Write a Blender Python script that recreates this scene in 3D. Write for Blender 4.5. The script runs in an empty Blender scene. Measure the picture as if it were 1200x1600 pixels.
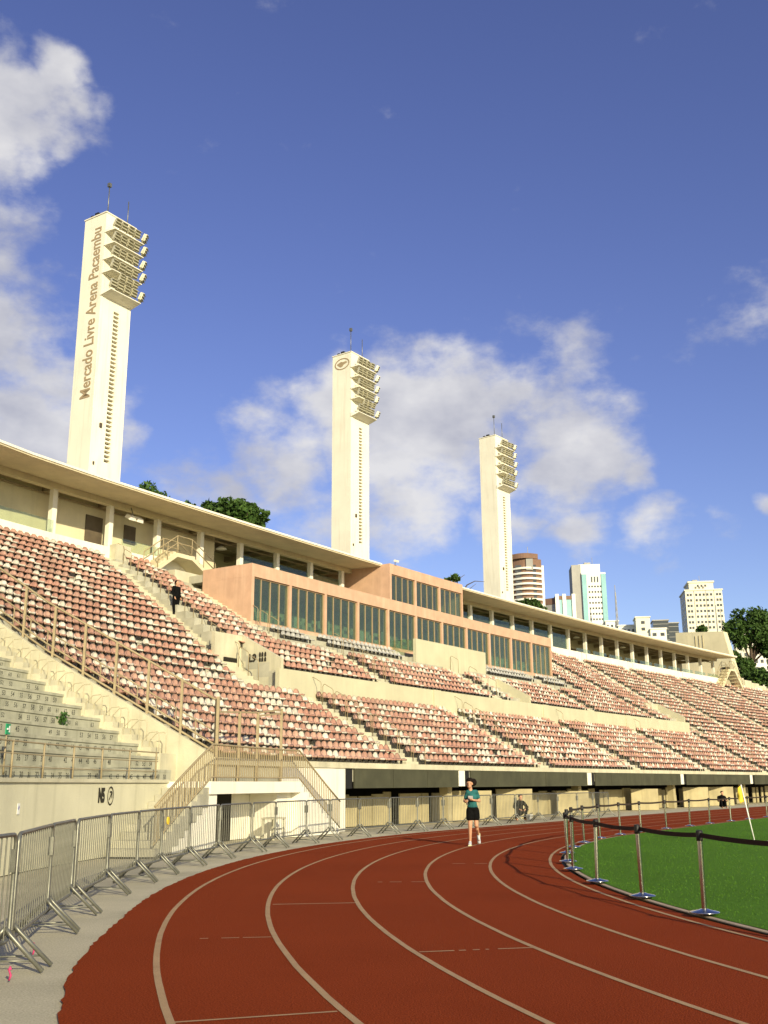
import bpy, bmesh, math, random
from mathutils import Vector, Matrix
import numpy as np

random.seed(7)
rng = np.random.default_rng(7)
SC = bpy.context.scene
COL = SC.collection
R = math.radians

# ------------------------------------------------------------------ camera
H = 1.56509
PITCH = 14.9331
ROLL = 0.35
cam_d = bpy.data.cameras.new('camera')
cam = bpy.data.objects.new('camera', cam_d)
COL.objects.link(cam)
cam_d.sensor_fit = 'VERTICAL'
cam_d.sensor_height = 36.0
cam_d.lens = 36.0
cam_d.clip_start = 0.05
cam_d.clip_end = 6000
cam.matrix_world = Matrix.Translation((0, 0, H)) @ Matrix.Rotation(R(90 + PITCH), 4, 'X') @ Matrix.Rotation(R(-ROLL), 4, 'Z')
SC.camera = cam

# ------------------------------------------------------------------ light
SUN_AZ, SUN_EL = 158.0, 20.0
sun_d = bpy.data.lights.new('sun', 'SUN')
sun_d.energy = 5.0
sun_d.angle = R(0.5)
sun_d.color = (1.0, 0.885, 0.60)
sun = bpy.data.objects.new('sun', sun_d)
COL.objects.link(sun)
to_sun = Vector((math.sin(R(SUN_AZ)) * math.cos(R(SUN_EL)), math.cos(R(SUN_AZ)) * math.cos(R(SUN_EL)), math.sin(R(SUN_EL))))
sun.rotation_euler = to_sun.to_track_quat('Z', 'Y').to_euler()
sun.location = to_sun * 300

SC.view_settings.view_transform = 'Standard'
SC.view_settings.look = 'None'
SC.view_settings.exposure = 0.30
SC.view_settings.gamma = 1.0
SC.view_settings.use_curve_mapping = False
SC.cycles.max_bounces = 6
SC.cycles.use_adaptive_sampling = True


def pix_dir(x, y):
    """direction of a point of the sky / scene seen from the standpoint (photograph 1200x1600)"""
    a, b = (x - 600) / 1600.0, (800 - y) / 1600.0
    c, s = math.cos(R(ROLL)), math.sin(R(ROLL))
    xr, yr = c * a + s * b, -s * a + c * b
    cp, sp = math.cos(R(PITCH)), math.sin(R(PITCH))
    return Vector((xr, cp - sp * yr, sp + cp * yr))


def gnd(x, y, z=0.0):
    r = pix_dir(x, y)
    t = (z - H) / r.z
    return Vector((r.x * t, r.y * t, z))


# ------------------------------------------------------------------ sky (world)
world = bpy.data.worlds.new('World')
SC.world = world
world.use_nodes = True
nt = world.node_tree
for n in list(nt.nodes):
    nt.nodes.remove(n)
W = nt.nodes.new
wl = nt.links.new
SKY_STRENGTH = 0.098
out = W('ShaderNodeOutputWorld')
bg = W('ShaderNodeBackground')
bg.inputs['Strength'].default_value = SKY_STRENGTH
wl(bg.outputs[0], out.inputs[0])
sky = W('ShaderNodeTexSky')
sky.sky_type = 'NISHITA'
sky.sun_disc = False
sky.sun_elevation = R(SUN_EL)
sky.sun_rotation = R(SUN_AZ)
sky.altitude = 800
sky.air_density = 1.0
sky.dust_density = 1.5
sky.ozone_density = 2.0
hsv = W('ShaderNodeHueSaturation')
hsv.inputs['Hue'].default_value = 0.528
hsv.inputs['Saturation'].default_value = 1.10
hsv.inputs['Value'].default_value = 1.27
wl(sky.outputs[0], hsv.inputs['Color'])
tc = W('ShaderNodeTexCoord')


def wmath(op, a, b=None, c=None, clamp=False):
    n = W('ShaderNodeMath')
    n.operation = op
    n.use_clamp = clamp
    for i, v in enumerate((a, b, c)):
        if v is None:
            continue
        if isinstance(v, (int, float)):
            n.inputs[i].default_value = v
        else:
            wl(v, n.inputs[i])
    return n.outputs[0]


def wnoise(scale, detail, rough, off=(0, 0, 0), stretch=(1, 1, 1.6)):
    m = W('ShaderNodeMapping')
    m.inputs['Location'].default_value = off
    m.inputs['Scale'].default_value = stretch
    wl(tc.outputs['Generated'], m.inputs['Vector'])
    n = W('ShaderNodeTexNoise')
    n.inputs['Scale'].default_value = scale
    n.inputs['Detail'].default_value = detail
    n.inputs['Roughness'].default_value = rough
    wl(m.outputs[0], n.inputs['Vector'])
    return n.outputs['Fac']


# cumulus patches: (photo x, y, radius, weight); each is a direction on the sky sphere
BLOBS = [(70, 110, 66, .95), (15, 130, 66, .8), (122, 165, 46, .8), (35, 190, 55, .55), (25, 265, 75, .75), (85, 245, 48, .6), (0, 330, 60, .5),
         (-60, 200, 160, .9), (-60, 480, 200, .9), (45, 520, 110, .8), (95, 575, 100, .8), (40, 650, 130, .9), (160, 655, 100, .7), (215, 670, 55, .6), (290, 740, 60, .5),
         (525, 635, 80, .8), (620, 640, 110, .85), (700, 690, 140, .9), (850, 700, 150, .95), (960, 720, 70, .9), (560, 720, 110, .75), (480, 765, 90, .6),
         (640, 760, 150, .75), (450, 720, 100, .8), (370, 745, 80, .7), (800, 810, 110, .7), (880, 660, 60, .45), (1010, 818, 75, .62), (900, 850, 60, .6),
         (1135, 510, 50, .30), (1190, 478, 50, .32), (1200, 826, 32, .8), (770, 590, 50, .32), (520, 810, 90, .6), (1120, 850, 50, .4)]
warpn = W('ShaderNodeTexNoise')
warpn.inputs['Scale'].default_value = 6.0
warpn.inputs['Detail'].default_value = 5
wl(tc.outputs['Generated'], warpn.inputs['Vector'])
wv0 = W('ShaderNodeVectorMath'); wv0.operation = 'SUBTRACT'
wl(warpn.outputs['Color'], wv0.inputs[0]); wv0.inputs[1].default_value = (.5, .5, .5)
wv1 = W('ShaderNodeVectorMath'); wv1.operation = 'SCALE'
wl(wv0.outputs[0], wv1.inputs[0]); wv1.inputs['Scale'].default_value = .16
wv2 = W('ShaderNodeVectorMath'); wv2.operation = 'ADD'
wl(tc.outputs['Generated'], wv2.inputs[0]); wl(wv1.outputs[0], wv2.inputs[1])
mask = None
for (bx, by, br, bw) in BLOBS:
    dvec = pix_dir(bx, by).normalized()
    ang = br / 1600.0
    vm = W('ShaderNodeVectorMath')
    vm.operation = 'DISTANCE'
    wl(wv2.outputs[0], vm.inputs[0])
    vm.inputs[1].default_value = dvec
    mr = W('ShaderNodeMapRange')
    mr.interpolation_type = 'SMOOTHSTEP'
    mr.inputs['From Min'].default_value = ang * 1.55
    mr.inputs['From Max'].default_value = 0.0
    mr.inputs['To Min'].default_value = 0.0
    mr.inputs['To Max'].default_value = bw
    wl(vm.outputs['Value'], mr.inputs['Value'])
    mask = mr.outputs[0] if mask is None else wmath('MAXIMUM', mask, mr.outputs[0])
# the rest of the sky carries the same kind of scattered cloud
big = wnoise(2.2, 2, .5, (3.1, 1.7, .4), (1, 1, 1.8))
sep = W('ShaderNodeSeparateXYZ')
wl(tc.outputs['Generated'], sep.inputs[0])
behind = W('ShaderNodeMapRange')
behind.inputs['From Min'].default_value = 0.55
behind.inputs['From Max'].default_value = 0.2
wl(sep.outputs['Y'], behind.inputs['Value'])
scat = W('ShaderNodeMapRange')
scat.inputs['From Min'].default_value = .52
scat.inputs['From Max'].default_value = .66
wl(big, scat.inputs['Value'])
mask = wmath('MAXIMUM', mask, wmath('MULTIPLY', wmath('MULTIPLY', scat.outputs[0], behind.outputs[0]), .9))
n1 = wnoise(7.5, 8, .55, (0.3, .2, .1))
n2 = wnoise(22, 6, .6, (1.3, .7, .9))
nn = wmath('ADD', wmath('MULTIPLY', n1, .64), wmath('MULTIPLY', n2, .36))
den = wmath('ADD', wmath('MULTIPLY', mask, .62), wmath('SUBTRACT', wmath('MULTIPLY', nn, 1.5), .89))
cl = W('ShaderNodeMapRange')
cl.interpolation_type = 'SMOOTHSTEP'
cl.inputs['From Min'].default_value = 0.0
cl.inputs['From Max'].default_value = 0.37
wl(den, cl.inputs['Value'])
cover = wmath('MULTIPLY', cl.outputs[0], .93)
n3 = wnoise(9, 5, .55, (0.34, .22, .055))
ramp = W('ShaderNodeValToRGB')
ramp.color_ramp.elements[0].position = .36
ramp.color_ramp.elements[0].color = (4.2, 4.25, 4.8, 1)
ramp.color_ramp.elements[1].position = .64
ramp.color_ramp.elements[1].color = (6.7, 6.6, 6.6, 1)
wl(n3, ramp.inputs[0])
mix = W('ShaderNodeMix')
mix.data_type = 'RGBA'
wl(cover, mix.inputs['Factor'])
wl(hsv.outputs[0], mix.inputs[6])
wl(ramp.outputs[0], mix.inputs[7])
wl(mix.outputs[2], bg.inputs['Color'])

# ------------------------------------------------------------------ helpers
C0 = Vector((34.497, 18.172))          # centre of the bend
RO = 38.05                             # outer edge of the running track
R2 = 560.0                             # the straight side bows very gently
AZ0 = R(-58.0)
N0 = Vector((math.sin(AZ0), math.cos(AZ0)))
U0 = Vector((N0.y, -N0.x))
C2 = C0 + N0 * (RO - R2)


def P(s, d, z=0.0):
    """s metres along the outer track edge, d metres outwards, z up"""
    s, d, z = float(s), float(d), float(z)
    if s >= 0:
        th = s / R2
        q = C2 + (R2 + d) * (N0 * math.cos(th) + U0 * math.sin(th))
    else:
        az = AZ0 + s / RO
        q = C0 + (RO + d) * Vector((math.sin(az), math.cos(az)))
    return Vector((q.x, q.y, z))


def nvec(s):
    return (P(s, 1) - P(s, 0)).normalized()


def uvec(s):
    n = nvec(s)
    return Vector((n.y, -n.x, 0))


def frame(s, d, z=0.0):
    """matrix: local x along the stand, local y outwards (up the stand), z up"""
    u, n = uvec(s), nvec(s)
    p = P(s, d, z)
    return Matrix(((u.x, n.x, 0, p.x), (u.y, n.y, 0, p.y), (0, 0, 1, p.z), (0, 0, 0, 1)))


def ssteps(s0, s1, st=None):
    pts = [s0]
    while True:
        s = pts[-1]
        step = st or (1.2 if s < 0 else 6.0)
        nx = s + step
        if s < 0 < nx:
            nx = 0.0
        if nx >= s1 - 1e-4:
            pts.append(s1)
            return pts
        pts.append(nx)


class MB:
    def __init__(self):
        self.v, self.f, self.m, self.sm = [], [], [], []

    def add(self, vs, fs, mi=0, smooth=False):
        o = len(self.v)
        self.v += [tuple(v) for v in vs]
        for f in fs:
            self.f.append(tuple(i + o for i in f))
            self.m.append(mi)
            self.sm.append(smooth)
        return self

    def box(self, c, size, rot=None, mi=0, taper=1.0):
        x, y, z = size[0] / 2, size[1] / 2, size[2] / 2
        vs = [(-x, -y, -z), (x, -y, -z), (x, y, -z), (-x, y, -z), (-x * taper, -y * taper, z), (x * taper, -y * taper, z), (x * taper, y * taper, z), (-x * taper, y * taper, z)]
        M = Matrix.Translation(c) @ (rot.to_4x4() if rot is not None else Matrix.Identity(4))
        vs = [M @ Vector(v) for v in vs]
        return self.add(vs, [(0, 3, 2, 1), (4, 5, 6, 7), (0, 1, 5, 4), (1, 2, 6, 5), (2, 3, 7, 6), (3, 0, 4, 7)], mi)

    def hexa(self, b, t, mi=0):
        return self.add(list(b) + list(t), [(0, 3, 2, 1), (4, 5, 6, 7), (0, 1, 5, 4), (1, 2, 6, 5), (2, 3, 7, 6), (3, 0, 4, 7)], mi)

    def bar(self, a, b, w, h=None, mi=0, up=Vector((0, 0, 1))):
        a, b = Vector(a), Vector(b)
        h = h or w
        d = (b - a)
        L = d.length
        if L < 1e-6:
            return self
        y = d / L
        x = y.cross(up)
        if x.length < 1e-4:
            x = y.cross(Vector((1, 0, 0)))
        x.normalize()
        z = x.cross(y)
        rot = Matrix((x, y, z)).transposed()
        return self.box((a + b) / 2, (w, L, h), rot, mi)

    def tube(self, pts, r, n=6, mi=0, cap=True, smooth=True):
        pts = [Vector(p) for p in pts]
        rs = r if isinstance(r, (list, tuple)) else [r] * len(pts)
        vs, fs = [], []
        prevx = None
        for i, p in enumerate(pts):
            t = (pts[min(i + 1, len(pts) - 1)] - pts[max(i - 1, 0)])
            if t.length < 1e-9:
                t = Vector((0, 0, 1))
            t.normalize()
            x = prevx - t * prevx.dot(t) if prevx is not None else t.cross(Vector((0, 0, 1)))
            if x.length < 1e-4:
                x = t.cross(Vector((1, 0, 0)))
            x.normalize()
            prevx = x
            y = t.cross(x)
            for k in range(n):
                a = 2 * math.pi * k / n
                vs.append(p + (x * math.cos(a) + y * math.sin(a)) * rs[i])
        for i in range(len(pts) - 1):
            for k in range(n):
                k2 = (k + 1) % n
                fs.append((i * n + k, i * n + k2, (i + 1) * n + k2, (i + 1) * n + k))
        self.add(vs, fs, mi, smooth)
        if cap:
            o = len(self.v) - len(vs)
            self.f.append(tuple(o + k for k in range(n))[::-1])
            self.m.append(mi); self.sm.append(False)
            e = o + (len(pts) - 1) * n
            self.f.append(tuple(e + k for k in range(n)))
            self.m.append(mi); self.sm.append(False)
        return self

    def lathe(self, prof, n=16, c=(0, 0, 0), mi=0, smooth=True):
        vs, fs = [], []
        for (r, z) in prof:
            for k in range(n):
                a = 2 * math.pi * k / n
                vs.append((c[0] + r * math.cos(a), c[1] + r * math.sin(a), c[2] + z))
        for i in range(len(prof) - 1):
            for k in range(n):
                k2 = (k + 1) % n
                fs.append((i * n + k, i * n + k2, (i + 1) * n + k2, (i + 1) * n + k))
        return self.add(vs, fs, mi, smooth)

    def sweep(self, s0, s1, prof, closed=True, mi=0, st=None, caps=True, smooth=False):
        """prof: list of (d, z) swept along the path; d, z may be functions of s"""
        S = ssteps(s0, s1, st)
        k = len(prof)
        vs, fs = [], []
        for s in S:
            for (d, z) in prof:
                vs.append(P(s, d(s) if callable(d) else d, z(s) if callable(z) else z))
        for i in range(len(S) - 1):
            for j in range(k if closed else k - 1):
                j2 = (j + 1) % k
                fs.append((i * k + j, i * k + j2, (i + 1) * k + j2, (i + 1) * k + j))
        if closed and caps:
            fs.append(tuple(range(k))[::-1])
            fs.append(tuple((len(S) - 1) * k + j for j in range(k)))
        return self.add(vs, fs, mi, smooth)

    def sbox(self, s0, s1, d0, d1, z0, z1, mi=0, st=None):
        return self.sweep(s0, s1, [(d0, z0), (d0, z1), (d1, z1), (d1, z0)], True, mi, st)

    def build(self, name, mats, parent=None, bevel=0.0, fix=True):
        me = bpy.data.meshes.new(name)
        me.from_pydata(self.v, [], self.f)
        mats = mats if isinstance(mats, (list, tuple)) else [mats]
        for m in mats:
            me.materials.append(m)
        me.polygons.foreach_set('material_index', self.m)
        me.polygons.foreach_set('use_smooth', self.sm)
        if fix:
            bm = bmesh.new()
            bm.from_mesh(me)
            bmesh.ops.recalc_face_normals(bm, faces=bm.faces)
            bm.to_mesh(me)
            bm.free()
        me.update()
        o = bpy.data.objects.new(name, me)
        COL.objects.link(o)
        if parent is not None:
            o.parent = parent
        if bevel:
            b = o.modifiers.new('bevel', 'BEVEL')
            b.width = bevel
            b.segments = 2
            b.limit_method = 'ANGLE'
        return o


def tag(o, label=None, cat=None, group=None, kind=None):
    if label: o['label'] = label
    if cat: o['category'] = cat
    if group: o['group'] = group
    if kind: o['kind'] = kind
    return o


def empty(name, loc=(0, 0, 0), rz=0.0, label=None, cat=None, group=None, kind=None, M=None):
    o = bpy.data.objects.new(name, None)
    COL.objects.link(o)
    if M is not None:
        o.matrix_world = M
    else:
        o.location = loc
        o.rotation_euler = (0, 0, rz)
    o.empty_display_size = .3
    return tag(o, label, cat, group, kind)


def child(name, data, parent, M=None):
    o = bpy.data.objects.new(name, data)
    COL.objects.link(o)
    o.parent = parent
    if M is not None:
        o.matrix_local = M
    return o


def copy_tree(o, parent=None):
    c = o.copy()
    COL.objects.link(c)
    c.parent = parent
    for ch in list(o.children):
        copy_tree(ch, c)
    return c


ORD = ['zeroth', 'first', 'second', 'third', 'fourth', 'fifth', 'sixth', 'seventh', 'eighth', 'ninth', 'tenth', 'eleventh', 'twelfth', 'thirteenth', 'fourteenth', 'fifteenth',
       'sixteenth', 'seventeenth', 'eighteenth', 'nineteenth', 'twentieth'] + ['twenty-' + w for w in ('first', 'second', 'third', 'fourth', 'fifth', 'sixth', 'seventh', 'eighth', 'ninth')] + \
      ['thirtieth'] + ['thirty-' + w for w in ('first', 'second', 'third', 'fourth', 'fifth', 'sixth', 'seventh', 'eighth', 'ninth')] + ['fortieth']

# ------------------------------------------------------------------ materials
MATS = {}


def mat(name, col, rough=.8, var=.15, scale=3.0, bump=0.0, bscale=60.0, metal=0.0, spec=.3, streak=0.0, stain=None, stain_amt=0.0, coords='Object', fine=0.0):
    """plain surface: base colour, soft mottling, vertical rain streaks, stains and fine relief"""
    m = bpy.data.materials.new(name)
    m.use_nodes = True
    t = m.node_tree
    b = t.nodes['Principled BSDF']
    b.inputs['Roughness'].default_value = rough
    b.inputs['Metallic'].default_value = metal
    b.inputs['Specular IOR Level'].default_value = spec
    L = t.links.new
    N = t.nodes.new
    tcn = N('ShaderNodeTexCoord')
    geo = N('ShaderNodeNewGeometry')
    src = geo.outputs['Position'] if coords == 'World' else tcn.outputs['Object']

    def noise(sc, det=4, vec=None, rough_=.55):
        n = N('ShaderNodeTexNoise')
        n.inputs['Scale'].default_value = sc
        n.inputs['Detail'].default_value = det
        n.inputs['Roughness'].default_value = rough_
        L(vec if vec is not None else src, n.inputs['Vector'])
        return n.outputs['Fac']

    def mixc(fac, a, bcol, mode='MIX'):
        x = N('ShaderNodeMix')
        x.data_type = 'RGBA'
        x.blend_type = mode
        if isinstance(fac, float):
            x.inputs['Factor'].default_value = fac
        else:
            L(fac, x.inputs['Factor'])
        for i, v in ((6, a), (7, bcol)):
            if isinstance(v, tuple):
                x.inputs[i].default_value = (*v, 1)
            else:
                L(v, x.inputs[i])
        return x.outputs[2]

    def rng_(v, a, bb, c=0.0, d=1.0):
        r = N('ShaderNodeMapRange')
        r.inputs['From Min'].default_value = a
        r.inputs['From Max'].default_value = bb
        r.inputs['To Min'].default_value = c
        r.inputs['To Max'].default_value = d
        L(v, r.inputs['Value'])
        return r.outputs[0]

    lo = tuple(c * (1 - var) for c in col)
    hi = tuple(min(1, c * (1 + var * .7)) for c in col)
    c = mixc(rng_(noise(scale, 6), .3, .7), lo, hi)
    if fine:
        f = rng_(noise(bscale, 2), .3, .7)
        c = mixc(fine, c, mixc(f, tuple(x * .45 for x in col), tuple(min(1, x * 1.6) for x in col)))
    if streak:
        mp = N('ShaderNodeMapping')
        mp.inputs['Scale'].default_value = (1, 1, .06)
        L(src, mp.inputs['Vector'])
        sfac = rng_(noise(3.2, 5, mp.outputs[0], .65), .52, .75, 0, streak)
        c = mixc(sfac, c, stain or tuple(x * .45 for x in col))
    if stain_amt:
        c = mixc(rng_(noise(scale * .45, 7, None, .65), .54, .72, 0, stain_amt), c, stain or tuple(x * .5 for x in col))
    L(c, b.inputs['Base Color'])
    if bump:
        bp = N('ShaderNodeBump')
        bp.inputs['Strength'].default_value = bump
        bp.inputs['Distance'].default_value = .02
        L(noise(bscale, 4), bp.inputs['Height'])
        L(bp.outputs[0], b.inputs['Normal'])
    MATS[name] = m
    return m


def mat_attr(name, attr, rough=.55, spec=.35):
    m = bpy.data.materials.new(name)
    m.use_nodes = True
    t = m.node_tree
    b = t.nodes['Principled BSDF']
    a = t.nodes.new('ShaderNodeAttribute')
    a.attribute_name = attr
    n = t.nodes.new('ShaderNodeTexNoise')
    g = t.nodes.new('ShaderNodeNewGeometry')
    n.inputs['Scale'].default_value = 5
    n.inputs['Detail'].default_value = 5
    t.links.new(g.outputs['Position'], n.inputs['Vector'])
    mr = t.nodes.new('ShaderNodeMapRange')
    mr.inputs['From Min'].default_value = .3
    mr.inputs['From Max'].default_value = .7
    mr.inputs['To Min'].default_value = .78
    mr.inputs['To Max'].default_value = 1.12
    t.links.new(n.outputs['Fac'], mr.inputs['Value'])
    x = t.nodes.new('ShaderNodeVectorMath')
    x.operation = 'SCALE'
    t.links.new(a.outputs['Color'], x.inputs[0])
    t.links.new(mr.outputs[0], x.inputs['Scale'])
    t.links.new(x.outputs[0], b.inputs['Base Color'])
    b.inputs['Roughness'].default_value = rough
    b.inputs['Specular IOR Level'].default_value = spec
    return m


def mat_glass(name, tint=(.35, .45, .38), trans=.45, rough=.03):
    m = bpy.data.materials.new(name)
    m.use_nodes = True
    t = m.node_tree
    t.nodes.remove(t.nodes['Principled BSDF'])
    o = t.nodes['Material Output']
    tr = t.nodes.new('ShaderNodeBsdfTransparent')
    tr.inputs[0].default_value = (*tint, 1)
    gl = t.nodes.new('ShaderNodeBsdfGlossy')
    gl.inputs['Roughness'].default_value = rough
    gl.inputs['Color'].default_value = (.8, .9, .85, 1)
    lwt = t.nodes.new('ShaderNodeLayerWeight')
    lwt.inputs['Blend'].default_value = .5
    pw_ = t.nodes.new('ShaderNodeMath'); pw_.operation = 'POWER'; pw_.inputs[1].default_value = 4.0
    t.links.new(lwt.outputs['Facing'], pw_.inputs[0])
    lw = t.nodes.new('ShaderNodeMath'); lw.operation = 'MULTIPLY_ADD'; lw.inputs[1].default_value = .8; lw.inputs[2].default_value = .05
    t.links.new(pw_.outputs[0], lw.inputs[0])
    df = t.nodes.new('ShaderNodeBsdfDiffuse')
    df.inputs[0].default_value = (*[c * .25 for c in tint], 1)
    m1 = t.nodes.new('ShaderNodeMixShader')
    m1.inputs[0].default_value = trans
    t.links.new(df.outputs[0], m1.inputs[1])
    t.links.new(tr.outputs[0], m1.inputs[2])
    m2 = t.nodes.new('ShaderNodeMixShader')
    t.links.new(lw.outputs[0], m2.inputs[0])
    t.links.new(m1.outputs[0], m2.inputs[1])
    t.links.new(gl.outputs[0], m2.inputs[2])
    t.links.new(m2.outputs[0], o.inputs[0])
    return m


def mat_track():
    m = mat('track_rubber', (.225, .038, .010), .95, .24, .4, .9, 70, fine=.75, spec=.04, stain=(.17, .026, .006), stain_amt=.6, coords='World')
    return m


M_white = mat('white_paint', (.80, .77, .66), .75, .07, .8, .15, 30, streak=.30, stain=(.42, .38, .27), coords='World')
M_tower = mat('tower_paint', (.80, .76, .62), .8, .07, .5, .1, 20, streak=.4, stain=(.44, .37, .25), coords='World')
M_tower_text = mat('tower_lettering', (.36, .27, .16), .8, .1, 3)
M_roof = mat('canopy_concrete', (.62, .55, .37), .85, .12, .8, .2, 30, streak=.2, coords='World')
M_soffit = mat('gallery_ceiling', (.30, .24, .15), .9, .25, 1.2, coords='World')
M_conc = mat('concrete', (.42, .40, .31), .92, .2, 1.4, .5, 45, stain=(.22, .21, .15), stain_amt=.5, coords='World')
M_concl = mat('pale_concrete', (.54, .505, .365), .9, .18, 1.1, .4, 40, streak=.5, stain=(.33, .31, .21), coords='World')
M_band = mat('beige_wall', (.52, .49, .34), .88, .1, .7, .2, 30, streak=.2, coords='World')
M_bench = mat('weathered_bench', (.41, .40, .30), .92, .22, 1.6, .5, 40, streak=.55, stain=(.16, .16, .11), stain_amt=.5, coords='World')
M_nwall = mat('rendered_wall', (.60, .57, .41), .9, .1, .8, .35, 30, streak=.5, stain=(.40, .38, .26), coords='World')
M_apron = mat('apron_concrete', (.46, .42, .30), .93, .2, .9, .6, 55, stain=(.20, .19, .13), stain_amt=.5, fine=.35, coords='World')
M_kerb = mat('kerb_concrete', (.40, .31, .22), .9, .2, 2, .4, 50, coords='World')
M_track = mat_track()
M_line = mat('track_paint', (.40, .26, .14), .9, .22, 4, .5, 200, fine=.5, stain=(.30, .12, .06), stain_amt=.45, coords='World')
M_terra = mat('terracotta_render', (.56, .355, .24), .85, .12, 1.5, .2, 40, streak=.55, stain=(.68, .47, .33), coords='World')
M_alu = mat('bronze_mullion', (.42, .30, .18), .5, .1, 3, metal=.3)
M_steel = mat('galvanised_steel', (.21, .21, .175), .42, .3, 9, metal=.6, spec=.5)
M_rail = mat('beige_rail_paint', (.33, .265, .155), .6, .15, 5)
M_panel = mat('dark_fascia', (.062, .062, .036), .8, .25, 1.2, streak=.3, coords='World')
M_board = mat('underwall_board', (.40, .34, .19), .85, .2, 1.2, streak=.4, coords='World')
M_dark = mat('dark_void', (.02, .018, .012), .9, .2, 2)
M_black = mat('black_plastic', (.016, .015, .013), .5, .2, 8)
M_belt = mat('belt_webbing', (.035, .022, .014), .85, .2, 30)
M_chrome = mat('polished_steel', (.55, .55, .53), .18, .1, 6, metal=1.0, spec=.5)
M_glass = mat_glass('box_glass', (.72, .84, .72), .86)
M_glass_rail = mat_glass('rail_glass', (.86, .93, .84), .95)
M_letter = mat('black_lettering', (.03, .026, .018), .8, .1, 3)
M_slot = mat('slot_shadow', (.09, .07, .05), .9, .1, 3)  # dark tone for the shade in the tower slots, shared by the junction boxes
M_lamp = mat('floodlight_housing', (.50, .47, .34), .5, .12, 4, metal=.2)
M_green = mat('exit_sign_green', (.02, .30, .13), .5, .1, 3)
M_signw = mat('sign_white', (.75, .75, .72), .5, .05, 3)
M_red = mat('extinguisher_red', (.45, .03, .02), .4, .1, 3)
M_pink = mat('pink_tape', (.50, .05, .16), .6, .1, 3)
M_yellow = mat('flag_yellow', (.75, .55, .05), .8, .1, 3)
M_dirt = mat('bare_earth', (.36, .24, .15), .95, .25, .6, .8, 8, coords='World')
M_bark = mat('bark', (.09, .065, .045), .9, .3, 6, .6, 20)

# ================================================================== THE SETTING
S_MIN, S_MAX = -118.0, 112.0
# ground sheet to the horizon, with the hill behind the stand
mb = MB()
mb.add([(-3000, -3000, -.06), (3000, -3000, -.06), (3000, 3000, -.06), (-3000, 3000, -.06)], [(0, 1, 2, 3)])
M_ground = mat('far_ground', (.16, .15, .10), .95, .3, .02, coords='World')
tag(mb.build('ground', M_ground), kind='structure', label='flat ground under and around the stadium')

mb = MB()                                    # concrete apron between track and stand
mb.sweep(S_MIN, S_MAX, [(-.3, -.02), (9.0, -.02)], closed=False, st=2.0)
tag(mb.build('concrete_apron', M_apron), kind='structure', label='pale concrete apron between the track and the stand')

# running track with a slightly ragged outer edge
mb = MB()
vs, fs = [], []
S = [S_MIN + i * .12 for i in range(int((60 - S_MIN) / .12) + 1)] + [60 + 2 * i for i in range(1, 27)]
for i, s in enumerate(S):
    wd_ = min(1, max(0, (-25.5 - s) / 5.0)); wd_ = .17 * wd_ * wd_ * (3 - 2 * wd_)
    j = wd_ + .004 * math.sin(s * 5.1) + random.uniform(-.016, .016) if s < 60 else 0
    vs += [P(s, j, .0), P(s, -1.6, .0), P(s, -3.3, .0), P(s, -5, .0), P(s, -6.9, .0)]
for i in range(len(S) - 1):
    for k in range(4):
        fs.append((i * 5 + k, i * 5 + k + 1, (i + 1) * 5 + k + 1, (i + 1) * 5 + k))
mb.add(vs, fs)
track = tag(mb.build('running_track', M_track), kind='structure', label='red rubber running track curving round the bend')
LINES = [-.57 - 1.22 * i for i in range(6)]
for i, dl in enumerate(LINES):
    mb = MB()
    w_ = .03
    vs, fs = [], []
    SS = ssteps(S_MIN, S_MAX, .5)
    for s in SS:
        a = random.uniform(-.003, .003)
        vs += [P(s, dl - w_ + a, .004), P(s, dl + w_ + a, .004)]
    for k in range(len(SS) - 1):
        fs.append((2 * k, 2 * k + 1, 2 * k + 3, 2 * k + 2))
    mb.add(vs, fs)
    mb.build('lane_line', M_line, track)


def ground_mark(a, b, w, name='start_line', z=.0045, gaps=None):
    A, B = gnd(*a), gnd(*b)
    d = (B - A).normalized()
    n = Vector((-d.y, d.x, 0)) * w / 2
    m = MB()
    for (t0, t1) in (gaps or [(0, 1)]):
        p, q = A.lerp(B, t0), A.lerp(B, t1)
        up = Vector((0, 0, z))
        m.add([p - n + up, q - n + up, q + n + up, p + n + up], [(0, 1, 2, 3)])
    m.build(name, M_line, track)


ground_mark((268, 1598.5), (527, 1581), .035)
ground_mark((312, 1467), (424, 1464.5), .03, gaps=[(0, .12), (.3, .55), (.6, 1)])
ground_mark((426, 1413.5), (558, 1411), .05)
ground_mark((655, 1488), (835, 1481), .04, gaps=[(0, .3), (.34, .4), (.46, .52), (.57, .6), (.68, 1)])
ground_mark((590, 1378.5), (665, 1378), .05, gaps=[(0, .1), (.25, .5), (.7, 1)])
ground_mark((700, 1349.5), (768, 1349.5), .05, gaps=[(0.1, .4), (.6, .9)])

mb = MB()                                     # raised edging between track and grass
mb.sweep(S_MIN, S_MAX, [(-6.97, 0), (-6.97, .01), (-6.98, .016), (-7.045, .016), (-7.055, .01), (-7.055, -.05)], closed=False, st=1.0)
tag(mb.build('kerb', M_kerb), kind='structure', label='low concrete kerb between track and grass')

# lawn
M_lawn = mat('lawn_soil', (.070, .170, .012), .95, .32, .16, .8, 90, fine=.5, spec=.1, coords='World')
mb = MB()
ring = [P(s, -7.05, .02) for s in ssteps(S_MIN, S_MAX, 2.0)]
cen = Vector((44, 40, .02))
mb.add(ring + [cen], [(i, i + 1, len(ring)) for i in range(len(ring) - 1)])
tag(mb.build('lawn', M_lawn), kind='structure', label='green playing field inside the track')
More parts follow.
